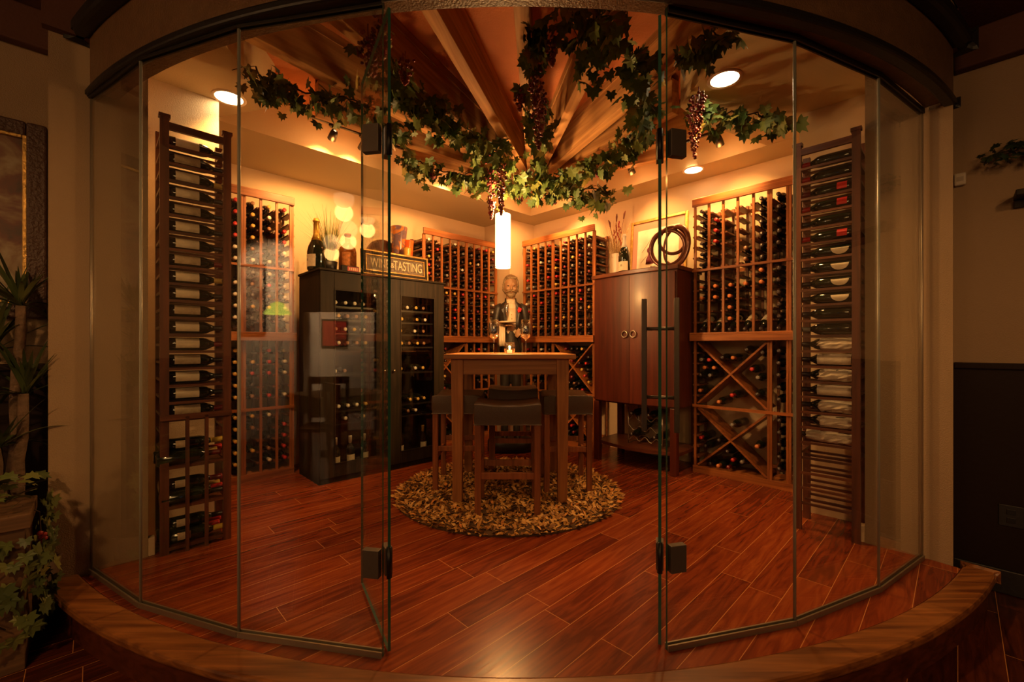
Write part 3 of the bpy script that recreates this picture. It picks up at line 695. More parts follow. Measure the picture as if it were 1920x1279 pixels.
# lower cubbies
for zi, z in enumerate((.02, .245, .47)):
    q = MB(); q.bx(.04, .294, .0, .25, z, z+.018); q.build('shelf', M['sidex'], tl)
    for j, (yy, zz) in enumerate(((.042, .056), (.125, .056), (.083, .122), (.205, .056))):
        Mm = across(Wl, .30+rnd.uniform(-.02, .02), yy, z+zz, False, 0, rnd.uniform(-.05, .05))
        add_bottle(Mm, ['yellow', 'red', 'dark', 'red', 'maroon', 'gold'][(zi*2+j) % 6], ('s2', zi, j), 'bottles on the low shelves of the tall rack', lab=[None, 'P+', 'P+', None][j] if zi else ['P+', None, 'P+', None][j], boost=2.0 if j != 3 else .5)
for x in (.12, .21):
    q = MB(); q.bx(x-.009, x+.009, -.016, -.001, 0, .76); q.build('retaining_slat', M['sidez'], tl)
q = MB(); q.bx(.0, .334, -.016, -.001, .745, .775); q.build('retaining_rail', M['sidex'], tl)
tr = cross_rack('tall dark rack holding paper-wrapped bottles beside the glass front', SRo, YR, .334, 2.42, 0)
Wr = Matrix.Translation(V3(SRo, 0)) @ Matrix.Rotation(YR, 4, 'Z')
# half round labels
q = MB(); vs = []
for i in range(13):
    a_ = math.pi*i/12; zz = .085+.045*math.cos(a_)
    for j in range(5):
        th_ = R(22)-R(62)*math.sin(a_)*j/4; vs.append((.0384*math.cos(th_), .0384*math.sin(th_), zz))
q.add(vs, [(i*5+j, i*5+j+1, (i+1)*5+j+1, (i+1)*5+j) for i in range(12) for j in range(4)], 0, False, LAY); HALF = q.mesh('label', M['paper'])
wrap_q = MB()
nr = 23
for k in range(nr):
    z = 2.315-.0955*k
    q = MB(); q.bx(.04, .294, .0, .016, z-.052, z-.038); q.bx(.04, .294, .235, .251, z-.052, z-.038); q.bx(.04, .294, .1, .118, z-.052, z-.038)
    q.build('shelf_slat', M['sidex'], tr)
    if k < 12:
        Mm = across(Wr, .016, .075, z, True, 0)
        add_bottle(Mm, ['red', 'red', 'maroon', 'red', 'dark', 'red', 'dark', 'dark', 'dark', 'dark', 'dark', 'grey'][k], ('s', k, 'tall wrapped-bottle rack'), 'bottles in the tall rack above the wrapped ones', lab={2: 'R-', 3: 'R-', 5: 'R-', 6: 'H-', 7: 'H-', 8: 'H-', 9: 'H-'}.get(k), boost=2.0)
    elif k in (13, 15):
        Mm = across(Wr, .016, .075, z, True, 0)
        add_bottle(Mm, 'dark', ('s3', k, 'between paper-wrapped bottles in the tall rack'), 'bottles in the tall rack above the wrapped ones', lab='W-', boost=2.0)
    elif k in (12, 14, 16, 17, 18):
        t = thing('wrapped_bottle', {12: 'topmost bottle in crumpled white paper on the tall dark rack', 14: 'second paper-wrapped bottle down on the tall dark rack', 16: 'third paper-wrapped bottle down on the tall dark rack', 17: 'fourth paper-wrapped bottle down on the tall dark rack', 18: 'lowest bottle fully wrapped in crumpled white paper'}[k], 'wrapped bottle', (0, 0, 0), 0, 'paper-wrapped bottles in the tall rack')
        t.matrix_world = across(Wr, .016, .078, z, True, 0)
        o = bpy.data.objects.new('bottle_body', BODY['bottle'])
        COL.objects.link(o); o.parent = t
        o = bpy.data.objects.new('capsule', CAPM['dark']); COL.objects.link(o); o.parent = t
        q = MB(); rr = random.Random(k); n = 18; vs = []; ys = [.10 if k != 18 else .04, .115, .14, .17, .20, .23, .26, .29, .302]
        for yi, y in enumerate(ys):
            for a in range(n):
                base = .030 if yi == 0 else .0435
                r = base+rr.uniform(-.004, .006)*(1 if yi else 2)
                vs.append((r*math.cos(2*math.pi*a/n), y+rr.uniform(-.006, .006), r*.85*math.sin(2*math.pi*a/n)))
        fs = [(i*n+j, i*n+(j+1) % n, (i+1)*n+(j+1) % n, (i+1)*n+j) for i in range(len(ys)-1) for j in range(n)]+[tuple(range((len(ys)-1)*n, len(ys)*n))]
        q.add(vs, fs, 0, False); q.build('paper_wrap', M['tissue'], t)
REDLAB = label_mesh(.10, .15, 20, 120, M['cap_red'], .0378)
WLAB = label_mesh(.03, .21, 20, 160, M['tissue'], .0379)
# label meshes rolled towards the room. After across(): bottle local +z is up, local x is the across direction.
def rolled(z0, z1, a0, a1, mt): return label_mesh(z0, z1, a0, a1, mt)
LM = {'paper': LABTOP, 'paperd': LABTOPD,
      # body axis along y, angle 0 = +x local, 90 = up. With neck at +x of the rack (flip False) the room side is local -x -> 180 deg ; flip True -> +x local = 0 deg
      'F+': rolled(.055, .165, 120, 215, M['paper']), 'G+': rolled(.05, .17, 125, 210, M['paperd']), 'P+': rolled(.07, .13, 140, 205, M['paperd']), 'F-': rolled(.055, .165, -35, 60, M['paper']),
      'R-': rolled(.05, .10, -20, 55, M['cap_red']), 'H-': HALF, 'W-': rolled(.03, .20, -50, 65, M['tissue']), 'F': LABF}
# ================================================================= BLACK WINE COOLER
CO = Vector((-1.585, 3.567)); CW, CH, CD = 1.24, 1.79, .50
cool = thing('wine_cooler', 'tall black oak wine cabinet with two glazed doors under the framed sign', 'wine cooler', V3(CO, 0), YL)
Wc = Matrix.Translation(V3(CO, 0)) @ Matrix.Rotation(YL, 4, 'Z')
q = MB(); q.bx(0, .03, .022, CD, 0, CH); q.bx(CW-.03, CW, .022, CD, 0, CH); q.bx(.61, .63, .022, CD, .04, CH); q.bx(0, CW, CD-.02, CD, 0, CH)
q.bx(0, CW, .022, CD, CH-.04, CH); q.bx(0, CW, .022, CD, 0, .06); q.build('carcass', M['blackwood'], cool)
q = MB(); q.bx(-.012, CW+.012, -.012, CD+.01, CH, CH+.018); q.build('top', M['blackwood'], cool, bevel=.004)
Z_SH = [1.50, 1.385, 1.27, 1.15, .905, .60, .49]
for k in range(2):
    x0 = .62*k+.003; x1 = .62*(k+1)-.003
    q = MB(); st = .115
    q.bx(x0, x0+st, 0, .022, .05, CH-.004); q.bx(x1-st, x1, 0, .022, .05, CH-.004); q.bx(x0+st, x1-st, 0, .022, CH-.15, CH-.004); q.bx(x0+st, x1-st, 0, .022, .05, .16)
    d_ = q.build('door', M['blackwood'], cool, bevel=.003)
    q = MB(); a, b_, c, e = x0+st, x1-st, .16, CH-.15
    q.bx(a, b_, -.006, .002, e-.008, e); q.bx(a, b_, -.006, .002, c, c+.008); q.bx(a, a+.008, -.006, .002, c, e); q.bx(b_-.008, b_, -.006, .002, c, e)
    q.build('glazing_bead', M['blackwood'], d_)
    q = MB(); q.bx(a, b_, .009, .013, c, e); q.build('door_glass', M['glass'], d_)
    q = MB(); kx = x0+.045 if k else x1-.045; q.ball((kx, -.018, .93), .012, 12); q.tube([(kx, 0, .93), (kx, -.014, .93)], .006); q.build('knob', M['metal'], d_)
    for z in Z_SH:
        q = MB()
        for j in range(7): q.bx(x0+.03, x1-.03, .04+j*.06, .044+j*.06, z-.004, z)
        q.bx(x0+.03, x1-.03, .028, .036, z-.012, z+.002); q.build('wire_shelf', M['blackmetal'], cool)
    for zi, z in enumerate(Z_SH):
        for j in range(4):
            xx = x0+st+.04+j*.083+(.02 if zi % 2 else 0)
            if xx > x1-st-.03: continue
            if rnd.random() > (.8 if zi in (2, 4) else .62) : continue
            Mm = Wc @ Matrix.Translation((xx, .05+rnd.uniform(0, .03), z+.037)) @ Matrix.Rotation(rnd.uniform(-.06, .06), 4, 'Z')
            add_bottle(Mm, pick({'gold': 3, 'white': 3, 'brown': 2}), ('c', zi, j, 'far' if k else 'near'), 'bottles lying in the black wine cooler', boost=1.1)
    for j in range(3):
        xx = x0+st+.05+j*.13
        if k == 1 and j == 1: continue
        Mm = Wc @ Matrix.Translation((xx, .10, .06)) @ Matrix.Translation((0, 0, .30)) @ Matrix.Rotation(R(-90), 4, 'X')
        add_bottle(Mm, 'gold' if k else 'white', ('cs', j, 'far' if k else 'near'), 'bottles standing at the foot of the black cooler', lab='F+' if False else 'S', boost=1.4, body='bottle_b' if k else 'bottle')
LM['S'] = rolled(.05, .14, 200, 340, M['paper'])
# ================================================================= CHERRY ARMOIRE
AO = Vector((.841, 4.449)); AW, AD_, AH = .877, .50, 1.88
arm = thing('armoire', 'cherry wood armoire with two bowed doors and ring pulls', 'armoire', V3(AO, 0), YR)
Wa = Matrix.Translation(V3(AO, 0)) @ Matrix.Rotation(YR, 4, 'Z')
def bow(x): return -.045*(1-((x-AW/2)/(AW/2))**2)
def bowed(x0, x1, yb, z0, z1, th, q=None, n=14):
    q = q or MB(); pts = [(x0+(x1-x0)*i/n, yb+bow(x0+(x1-x0)*i/n)) for i in range(n+1)]
    q.prism(pts+[(x, y+th) for x, y in pts[::-1]], z0, z1); return q
q = MB(); q.prism([(0, .02)]+[(AW*i/14, .022+bow(AW*i/14)) for i in range(15)]+[(AW, AD_), (0, AD_)], .60, AH-.04); q.build('carcass', M['cherry'], arm)
q = MB(); q.prism([(-.02, .0)]+[(-.02+(AW+.04)*i/14, -.012+bow(AW*i/14)) for i in range(15)]+[(AW+.02, AD_+.01), (-.02, AD_+.01)], AH-.038, AH); q.build('top', M['cherrytop'], arm, bevel=.005)
for k in range(2):
    x0, x1 = (.012, AW/2-.002) if k == 0 else (AW/2+.002, AW-.012)
    d_ = bowed(x0, x1, 0, .615, AH-.055, .02).build('door', M['cherry'], arm)
    kx = AW/2-.045 if k == 0 else AW/2+.045
    q = MB()
    ringpts = [(kx+.030*math.cos(2*math.pi*i/20), bow(kx)-.013, 1.272+.030*math.sin(2*math.pi*i/20)) for i in range(21)]
    q.tube(ringpts, .0052, 8, cap=False); q.tube([(kx, bow(kx)+.002, 1.305), (kx, bow(kx)-.016, 1.302)], .006, 8); q.build('ring_pull', M['metal'], d_)
for x in (.03, AW-.03):
    for y in (.03, AD_-.03):
        q = MB(); q.bx(x-.03, x+.03, y-.03, y+.03, 0, .60); q.build('leg', M['cherry'], arm, bevel=.004)
q = MB(); q.prism([(0, .0)]+[(AW*i/14, .05-.10*math.sin(math.pi*i/14)) for i in range(15)]+[(AW, AD_), (0, AD_)], .17, .20); q.build('bottom_shelf', M['cherrytop'], arm)
# wire rack on the armoire's shelf
wr = thing('wire_wine_rack', 'curly wire wine rack on the low shelf of the armoire', 'wine rack', Wa @ Vector((.33, .12, .20)), YR)
for s in (0, .36):
    q = MB(); q.tube([(s, 0, 0), (s, 0, .36)], .005, 6); q.tube([(s, .2, 0), (s, .2, .36)], .005, 6); q.tube([(s, 0, .005), (s, .2, .005)], .004, 6); q.build('side_wire', M['metal'], wr)
for r in range(3):
    for yy in (0, .2):
        q = MB(); pts = [(.36*i/36, yy, .055+.10*r+(-.022*math.cos(2*math.pi*3*i/36+(math.pi if r % 2 else 0)))) for i in range(37)]
        q.tube(pts, .0035, 6); q.build('wave_wire', M['metal'], wr)
for j, (xx, zz, wh) in enumerate(((.06, .302, 'top'), (.18, .202+.0, 'middle'), (.06, .098, 'lowest'), (.30, .098, 'lowest'), (.24, .302, 'top'))):
    Mm = Wa @ Matrix.Translation((.33+xx, .07, .20+zz))
    add_bottle(Mm, 'dark', ('w', j, wh), 'bottles in the curly wire rack', boost=1.2)
# ---------------------------------------------------------------- make the bottles: the 300 largest in view are things
def score(b):
    p = b['mat'].translation; D = p.y
    if D < .5: return 0
    return b['boost']/D
BOTTLES.sort(key=score, reverse=True)
def bottle_label(b, used):
    w_ = b['where']; cap = WHAT[b['cap']]
    if w_[0] == 'g': s = '%s, %s row, %s column, %s' % (cap, ORD[w_[1]], ORC[w_[2]], w_[3])
    elif w_[0] == 'd': s = 'tilted pale-labelled wine bottle on ledge, %s column, %s' % (ORC[w_[1]], w_[2])
    elif w_[0] == 's': s = '%s lying across, %s shelf of the %s' % (cap, ORD[w_[1]], w_[2])
    elif w_[0] == 's2': s = '%s, %s of the %s low shelf, tall rack of cream labels' % (cap, ['front bottle', 'middle bottle', 'upper bottle', 'rear bottle'][w_[2]], ['bottom', 'second', 'third'][w_[1]])
    elif w_[0] == 's3': s = 'wine bottle with wide pale label, %s shelf, %s' % ('thirteenth' if w_[1] == 13 else 'fifteenth', 'among the wrapped bottles')
    elif w_[0] == 'c': s = '%s, %s shelf of the black cooler, %s door, %s in line' % (cap, ORD[w_[1]], w_[3], ORC[w_[2]])
    elif w_[0] == 'cs': s = '%s bottle standing at the foot of the black cooler behind the %s door' % (ORC[w_[1]], w_[2])
    elif w_[0] == 'w': s = 'dark bottle in the %s loop of the wire rack, %s one counted from the leg' % (w_[2], ORC[w_[1]])
    else: s = None
    return s
# names for the bin bottles: number them within their bay, in words
binc = {}
for b in BOTTLES:
    g = b['group']
    if isinstance(g, tuple):
        _, ph, (dx, dz, lv, bay) = g; k = (ph, lv, bay); binc[k] = binc.get(k, 0)+1; i = binc[k]
        bn = {'b': 'bottom', 't': 'top', 'l': 'near', 'r': 'far'}[bay]
        b['lab_text'] = '%s, %s in %s bay, %s cross bin, %s' % (WHAT[b['cap']], ORD[min(i, 18)] if i > 1 else 'first', bn, lv, {PH_R: 'wall rack', PH_BR: 'armoire-side rack', PH_BL: 'sign-side rack', PH_L: 'grass-side rack'}[ph])
        b['group'] = 'bottles in the cross bins'
NIND = 300
used = {}
for i, b in enumerate(BOTTLES[:NIND]):
    s = b.get('lab_text') or bottle_label(b, used)
    o = bpy.data.objects.new('wine_bottle', BODY[b['body']]); COL.objects.link(o); o.matrix_world = b['mat']
    tag(o, s, 'wine bottle', b['group'])
    c = bpy.data.objects.new('capsule', CAPM[b['cap']]); COL.objects.link(c); c.parent = o
    if b['lab']:
        c = bpy.data.objects.new('label', LM[b['lab']]); COL.objects.link(c); c.parent = o
rest = BOTTLES[NIND:]
if rest:
    q = MB(); cn = list(CAPS)
    for b in rest:
        q.lathe(BP, 8, 0, M=b['mat'] @ LAY); q.lathe(CP, 8, 1+cn.index(b['cap']), M=b['mat'] @ LAY)
    o = q.build('racked_bottles', [M['bottle']]+[M['cap_'+k] for k in cn])
    tag(o, 'many small dark bottles filling the far bays of the corner racks', 'wine bottles', None, 'stuff')
print('BOTTLES', len(BOTTLES))
# ================================================================= TABLE, STOOLS, RUG
TC = Vector((-.015, 3.575)); TW = .95
tb = thing('tasting_table', 'square high oak tasting table standing on the shaggy round rug', 'table', V3(TC, .012))
q = MB(); q.bx(-TW/2, TW/2, -TW/2, TW/2, 1.052, 1.087); q.build('tabletop', M['table'], tb, bevel=.005)
for sx in (-1, 1):
    for sy in (-1, 1):
        q = MB(); x, y = sx*(TW/2-.09), sy*(TW/2-.09)
        vs = []; 
        for z, h in ((0, .034), (1.052, .045)): vs += [(x+a*h, y+b_*h, z) for a, b_ in ((-1, -1), (1, -1), (1, 1), (-1, 1))]
        q.add(vs, [(3, 2, 1, 0), (4, 5, 6, 7)]+[(i, (i+1) % 4, 4+(i+1) % 4, 4+i) for i in range(4)]); q.build('leg', M['tablez'], tb, bevel=.004)
a = TW/2-.135
for sx, sy in ((0, -1), (0, 1), (-1, 0), (1, 0)):
    q = MB()
    if sx == 0: q.box((0, sy*(TW/2-.065), .995), (2*a, .025, .114))
    else: q.box((sx*(TW/2-.065), 0, .995), (.025, 2*a, .114))
    q.build('apron', M['table'] if sx == 0 else M['racky'], tb, bevel=.002)
def stool(label, x, y, rz):
    t = thing('bar_stool', label, 'bar stool', (x, y, .012), rz, 'backless leather bar stools')
    W_, D_ = .455, .385
    # saddle seat block
    q = MB(); nx, ny = 12, 8; vs = []; z0, z1 = .612, .764
    def sec(i, j):
        X = -1+2*i/nx; Y = -1+2*j/ny
        cx = math.copysign(1, X)*min(abs(X), 1)
        return X*W_/2, Y*D_/2, z1-.020*(1-X*X)-.012*max(0, abs(X)-.9)*10*.4-.012*max(0, abs(Y)-.85)*6*.5
    top = [[sec(i, j) for j in range(ny+1)] for i in range(nx+1)]
    idx = {}
    for i in range(nx+1):
        for j in range(ny+1): idx[(i, j)] = len(vs); vs.append(top[i][j])
    fs = [(idx[(i, j)], idx[(i+1, j)], idx[(i+1, j+1)], idx[(i, j+1)]) for i in range(nx) for j in range(ny)]
    rim = [(i, 0) for i in range(nx+1)]+[(nx, j) for j in range(1, ny+1)]+[(i, ny) for i in range(nx-1, -1, -1)]+[(0, j) for j in range(ny-1, 0, -1)]
    lows = []
    for lev, (zz, sc_) in enumerate(((.70, 1.012), (.655, 1.012), (z0, .985))):
        lows.append(len(vs))
        for (i, j) in rim: v = vs[idx[(i, j)]]; vs.append((v[0]*sc_, v[1]*sc_, zz))
    n = len(rim)
    for k in range(n):
        fs.append((idx[rim[k]], lows[0]+k, lows[0]+(k+1) % n, idx[rim[(k+1) % n]]))
        for l in range(2): fs.append((lows[l]+k, lows[l+1]+k, lows[l+1]+(k+1) % n, lows[l]+(k+1) % n))
    fs.append(tuple(lows[2]+k for k in range(n)))
    q.add(vs, fs, 0, True); s_ = q.build('seat', M['leather'], t, bevel=.008)
    for sx in (-1, 1):
        for sy in (-1, 1):
            q = MB(); x_, y_ = sx*(W_/2-.026), sy*(D_/2-.026)
            q.bx(x_-.021, x_+.021, y_-.021, y_+.021, 0, .612); q.build('leg', M['stoolz'], t, bevel=.003)
    for sy, z in ((-1, .265), (1, .265)):
        q = MB(); q.box((0, sy*(D_/2-.026), z), (W_-.095, .022, .045)); q.build('stretcher', M['rackx'] if False else M['stoolz'], t, bevel=.002)
    for sx in (-1, 1):
        q = MB(); q.box((sx*(W_/2-.026), 0, .335), (.022, D_-.095, .04)); q.build('stretcher', M['stoolz'], t, bevel=.002)
    return t
stool('dark leather bar stool tucked under the table facing the glass doors', -.03, 3.10, 0)
stool('dark leather bar stool tucked under the table on the black cooler side', -.44, 3.63, R(90))
stool('dark leather bar stool tucked under the table on the armoire side', .44, 3.60, R(-90))
stool('dark leather bar stool at the far edge of the table before the butler statue', .01, 4.19, 0)
# rug
RC = Vector((-.03, 3.50)); RR = .89
rug = thing('shag_rug', 'round gold and brown leather shag rug under the table', 'rug', V3(RC, 0))
q = MB(); q.lathe([(0, 0), (RR, 0), (RR, .010), (0, .012)], 48, smooth=False); q.build('backing', M['rugbase'], rug)
q = MB(); rr = random.Random(3)
for i in range(5200):
    r = (RR-.01)*math.sqrt(rr.random()); a = rr.random()*2*math.pi; x, y = r*math.cos(a), r*math.sin(a)
    L = rr.uniform(.030, .062); wd = rr.uniform(.006, .013); dr = rr.random()*2*math.pi
    if r > RR-.06: dr = a+rr.uniform(-.9, .9)
    el = rr.uniform(.12, .8); dx, dy = math.cos(dr), math.sin(dr); z0 = .010
    c1 = L*.5*math.cos(el); h1 = L*.5*math.sin(el); c2 = L*math.cos(el*.7); h2 = L*math.sin(el)*rr.uniform(.5, .9)
    px, py = -dy, dx; tw = rr.uniform(-.008, .008)
    vs = [(x-px*wd*.4, y-py*wd*.4, z0), (x+px*wd*.4, y+py*wd*.4, z0), (x+dx*c1-px*wd, y+dy*c1-py*wd, z0+h1+tw), (x+dx*c1+px*wd, y+dy*c1+py*wd, z0+h1-tw), (x+dx*c2, y+dy*c2, z0+h2)]
    q.add(vs, [(0, 1, 3, 2), (2, 3, 4)])
o = q.build('shag_pile', M['shag'], rug)
# ================================================================= ON THE TABLE
TZ = 1.099
def stemglass(name, label, loc, h, rb, group=None, wine=None):
    q = MB(); s = h/.235
    pr = [(.034, .0), (.035, .0015), (.010, .004), (.0042, .012), (.0036, .085*s), (.006, .098*s), (rb*.62, .112*s), (rb*.93, .135*s), (rb, .160*s), (rb*.96, .185*s), (rb*.80, h), (rb*.77, h), (rb*.93, .185*s), (rb*.97, .16*s), (rb*.90, .137*s), (rb*.58, .115*s), (.0, .105*s)]
    q.lathe(pr, 24, cap=True); o = q.build(name, M['crystal']); o.location = loc
    return tag(o, label, 'wine glass', group)
gx = lambda px, D: ((px-CX)/FPX*D, D)
x, y = gx(926, 3.33); stemglass('wine_glass', 'tall empty wine glass on the table, on the black cooler side of the candle', (x, y, TZ), .262, .043, 'wine glasses on the table')
x, y = gx(986, 3.33); stemglass('wine_glass', 'tall empty wine glass on the table, on the armoire side of the candle', (x, y, TZ), .262, .043, 'wine glasses on the table')
x, y = gx(955.5, 3.33)
ca = thing('candle_holder', 'round glass votive candle holder glowing on the table', 'candle', (x, y, TZ))
q = MB(); q.lathe([(0, 0), (.030, 0), (.041, .02), (.043, .05), (.037, .088), (.035, .088), (.040, .05), (.038, .022), (.028, .006), (0, .006)], 20); q.build('glass_cup', M['crystal'], ca)
q = MB(); q.lathe([(0, .007), (.019, .007), (.019, .03), (0, .03)], 14); q.build('wax', plain('candle_wax', (.8, .6, .35), .5, emit=1.2, ecol=(1, .5, .15)), ca)
q = MB(); q.lathe([(0, .030), (.006, .038), (.004, .052), (.0, .062)], 8); q.build('flame', plain('candle_flame', (1, .7, .3), .5, emit=40, ecol=(1, .55, .18)), ca)
light('candle_lamp', 'POINT', (x, y, TZ+.06), .35, (1, .5, .18), .01)
# ================================================================= BUTLER STATUE
SK = plain('painted_skin', (.36, .20, .10), .55, bump=.2, bscale=120, var=.15, vscale=30)
HAIRM = plain('painted_grey_hair', (.24, .16, .08), .6, bump=.8, bscale=90, var=.3, vscale=60)
JK = plain('black_tailcoat', (.022, .017, .014), .45, bump=.4, bscale=50)
VS = plain('cream_vest', (.60, .46, .30), .6, bump=.3, bscale=80)
SHM = plain('pale_shirt', (.64, .52, .36), .6, bump=.2, bscale=80)
TR = plain('black_trousers', (.016, .012, .010), .5, bump=.4, bscale=40)
ST = thing('butler_statue', 'bearded butler statue in black tailcoat holding a tray, in the room corner', 'statue', (-.015, 4.86, 0), R(4))
S0 = .12
q = MB(); q.loft([(0, 0, 0, .26, .22, .8), (0, 0, S0-.02, .26, .22, .8), (0, 0, S0, .24, .20, .8)], 28); q.build('plinth', M['black'], ST)
def Z(z): return z+S0
b = MB()   # body: head, neck, hands, one remeshed surface
b.loft([(0, .0, Z(1.50), .062, .060), (0, -.004, Z(1.57), .056, .056), (0, -.01, Z(1.62), .054, .056)], 18)
b.loft([(0, -.035, Z(1.598), .022, .020), (0, -.030, Z(1.610), .045, .045), (0, -.024, Z(1.635), .060, .068), (0, -.016, Z(1.67), .071, .083), (0, -.008, Z(1.71), .077, .093), (0, -.002, Z(1.75), .076, .095), (0, .004, Z(1.79), .066, .086), (0, .008, Z(1.815), .045, .06), (0, .008, Z(1.828), .015, .02)], 22)
b.loft([(0, -.108, Z(1.655), .016, .012), (0, -.116, Z(1.668), .018, .020), (0, -.108, Z(1.69), .011, .014), (0, -.098, Z(1.715), .008, .010), (0, -.094, Z(1.725), .006, .006)], 12)
for s in (-1, 1):
    b.ball((s*.078, .004, Z(1.69)), (.012, .020, .032), 10)          # ears
    b.ball((s*.030, -.090, Z(1.722)), (.026, .014, .010), 10)        # brow ridge
    b.ball((s*.038, -.082, Z(1.672)), (.024, .018, .020), 10)        # cheek
b.ball((0, -.096, Z(1.640)), (.026, .012, .008), 10)
bo = b.build('body', SK, ST, remesh=.0055)
for s in (-1, 1):
    q = MB(); q.ball((s*.029, -.0905, Z(1.704)), (.012, .007, .0065), 10); q.build('eye', M['ink'], ST)
# hair, moustache, beard
q = MB(); rr = random.Random(5)
q.loft([(0, .040, Z(1.63), .070, .058), (0, .036, Z(1.67), .080, .068), (0, .030, Z(1.71), .085, .078), (0, .020, Z(1.755), .085, .090), (0, .008, Z(1.79), .080, .095), (0, .008, Z(1.825), .058, .074), (0, .01, Z(1.845), .02, .03)], 20)
for s in (-1, 1): q.tube([(s*.066, -.045, Z(1.79)), (s*.079, -.030, Z(1.75)), (s*.082, -.012, Z(1.70)), (s*.078, -.006, Z(1.665))], [.012, .012, .011, .007], 8)
for k in range(60):
    a = R(-40+260*rr.random()); h = rr.uniform(1.67, 1.835); r0 = .083*math.sqrt(max(.05, 1-((h-1.72)/.125)**2))
    x, y = r0*math.cos(a), .016+r0*1.05*math.sin(a)
    q.tube([(x, y, Z(h)), (x*1.08, y*1.08, Z(h-.015)), (x*1.08+.004, y*1.08, Z(h-.040))], [.006, .010, .004], 6)
for k in range(9):
    x = -.055+.0135*k; q.tube([(x, -.060, Z(1.812)), (x+.010, -.083, Z(1.800)), (x+.020, -.080, Z(1.785))], [.006, .009, .004], 6)
cut = q
hair = q.build('hair', HAIRM, ST, remesh=.006)
# trim the fringe: keep the forehead free
for s in (-1, 1):
    pass
q = MB()
for s in (-1, 1): q.tube([(0, -.112, Z(1.652)), (s*.022, -.110, Z(1.650)), (s*.042, -.098, Z(1.640)), (s*.052, -.086, Z(1.632))], [.008, .011, .009, .003], 8)
q.build('moustache', HAIRM, ST)
q = MB(); q.loft([(0, -.070, Z(1.572), .018, .014), (0, -.070, Z(1.588), .036, .030), (0, -.064, Z(1.605), .048, .044), (0, -.052, Z(1.625), .058, .050)], 16); q.build('beard', HAIRM, ST)
# shirt collar, bow tie, vest
q = MB(); q.loft([(0, -.012, Z(1.30), .120, .098), (0, -.014, Z(1.42), .130, .108), (0, -.012, Z(1.485), .105, .095), (0, -.006, Z(1.515), .070, .070), (0, -.006, Z(1.56), .062, .062), (0, -.006, Z(1.562), .050, .050)], 22); q.build('shirt', SHM, ST)
q = MB()
for s in (-1, 1): q.loft([(s*.004, -.078, Z(1.518), .006, .008), (s*.004, -.078, Z(1.53), .006, .008)], 8); q.add([(0, -.076, Z(1.528)), (s*.036, -.080, Z(1.542)), (s*.038, -.078, Z(1.510)), (0, -.084, Z(1.522))], [(0, 1, 2), (0, 3, 1), (0, 2, 3), (1, 3, 2)])
q.build('bow_tie', SHM, ST)
q = MB(); q.loft([(0, -.018, Z(1.205), .100, .100), (0, -.020, Z(1.25), .125, .108), (0, -.020, Z(1.33), .131, .112), (0, -.018, Z(1.40), .135, .112), (0, -.014, Z(1.455), .124, .104)], 22)
# points of the vest
for s in (-1, 1): q.add([(s*.0, -.118, Z(1.225)), (s*.085, -.100, Z(1.225)), (s*.045, -.116, Z(1.175)), (s*.045, -.100, Z(1.225))], [(0, 1, 2), (0, 2, 3), (1, 3, 2), (0, 3, 1)])
q.build('vest', VS, ST)
for k in range(4): q = MB(); q.ball((.004, -.134, Z(1.25+.045*k)), .007, 8); q.build('button', M['gold'], ST)
# tailcoat: back shell, open front, sleeves
q = MB(); n = 26
def coat_ring(z, rx, ry, cy, half):            # open ring around the back, gap half-angle at the front
    out = []
    for i in range(n+1):
        a = -math.pi/2+half+(2*math.pi-2*half)*i/n; out.append((rx*math.cos(a), cy+ry*math.sin(a), Z(z)))
    return out
R_ = [coat_ring(.62, .100, .11, .05, 1.9), coat_ring(.80, .135, .125, .03, 1.55), coat_ring(1.0, .158, .128, .012, 1.15), coat_ring(1.14, .150, .124, 0, .62), coat_ring(1.24, .152, .128, -.010, .44), coat_ring(1.36, .172, .134, -.010, .38), coat_ring(1.46, .178, .126, -.006, .36), coat_ring(1.505, .150, .108, -.002, .46), coat_ring(1.54, .085, .078, .004, .9), coat_ring(1.575, .070, .070, .004, 1.1)]
vs = []; fs = []
for ri, r in enumerate(R_): vs += r
for ri, r in enumerate(R_): vs += [(x*.93, y*.93-.0, z) for x, y, z in r]
m_ = n+1; K_ = len(R_)*m_
for i in range(len(R_)-1):
    for k in range(n):
        fs.append((i*m_+k, i*m_+k+1, (i+1)*m_+k+1, (i+1)*m_+k)); fs.append((K_+i*m_+k+1, K_+i*m_+k, K_+(i+1)*m_+k, K_+(i+1)*m_+k+1))
    fs.append((i*m_, (i+1)*m_, K_+(i+1)*m_, K_+i*m_)); fs.append((i*m_+n, K_+i*m_+n, K_+(i+1)*m_+n, (i+1)*m_+n))
fs += [(k+1, k, K_+k, K_+k+1) for k in range(n)]+[((len(R_)-1)*m_+k, (len(R_)-1)*m_+k+1, K_+(len(R_)-1)*m_+k+1, K_+(len(R_)-1)*m_+k) for k in range(n)]
q.add(vs, fs, 0, True)
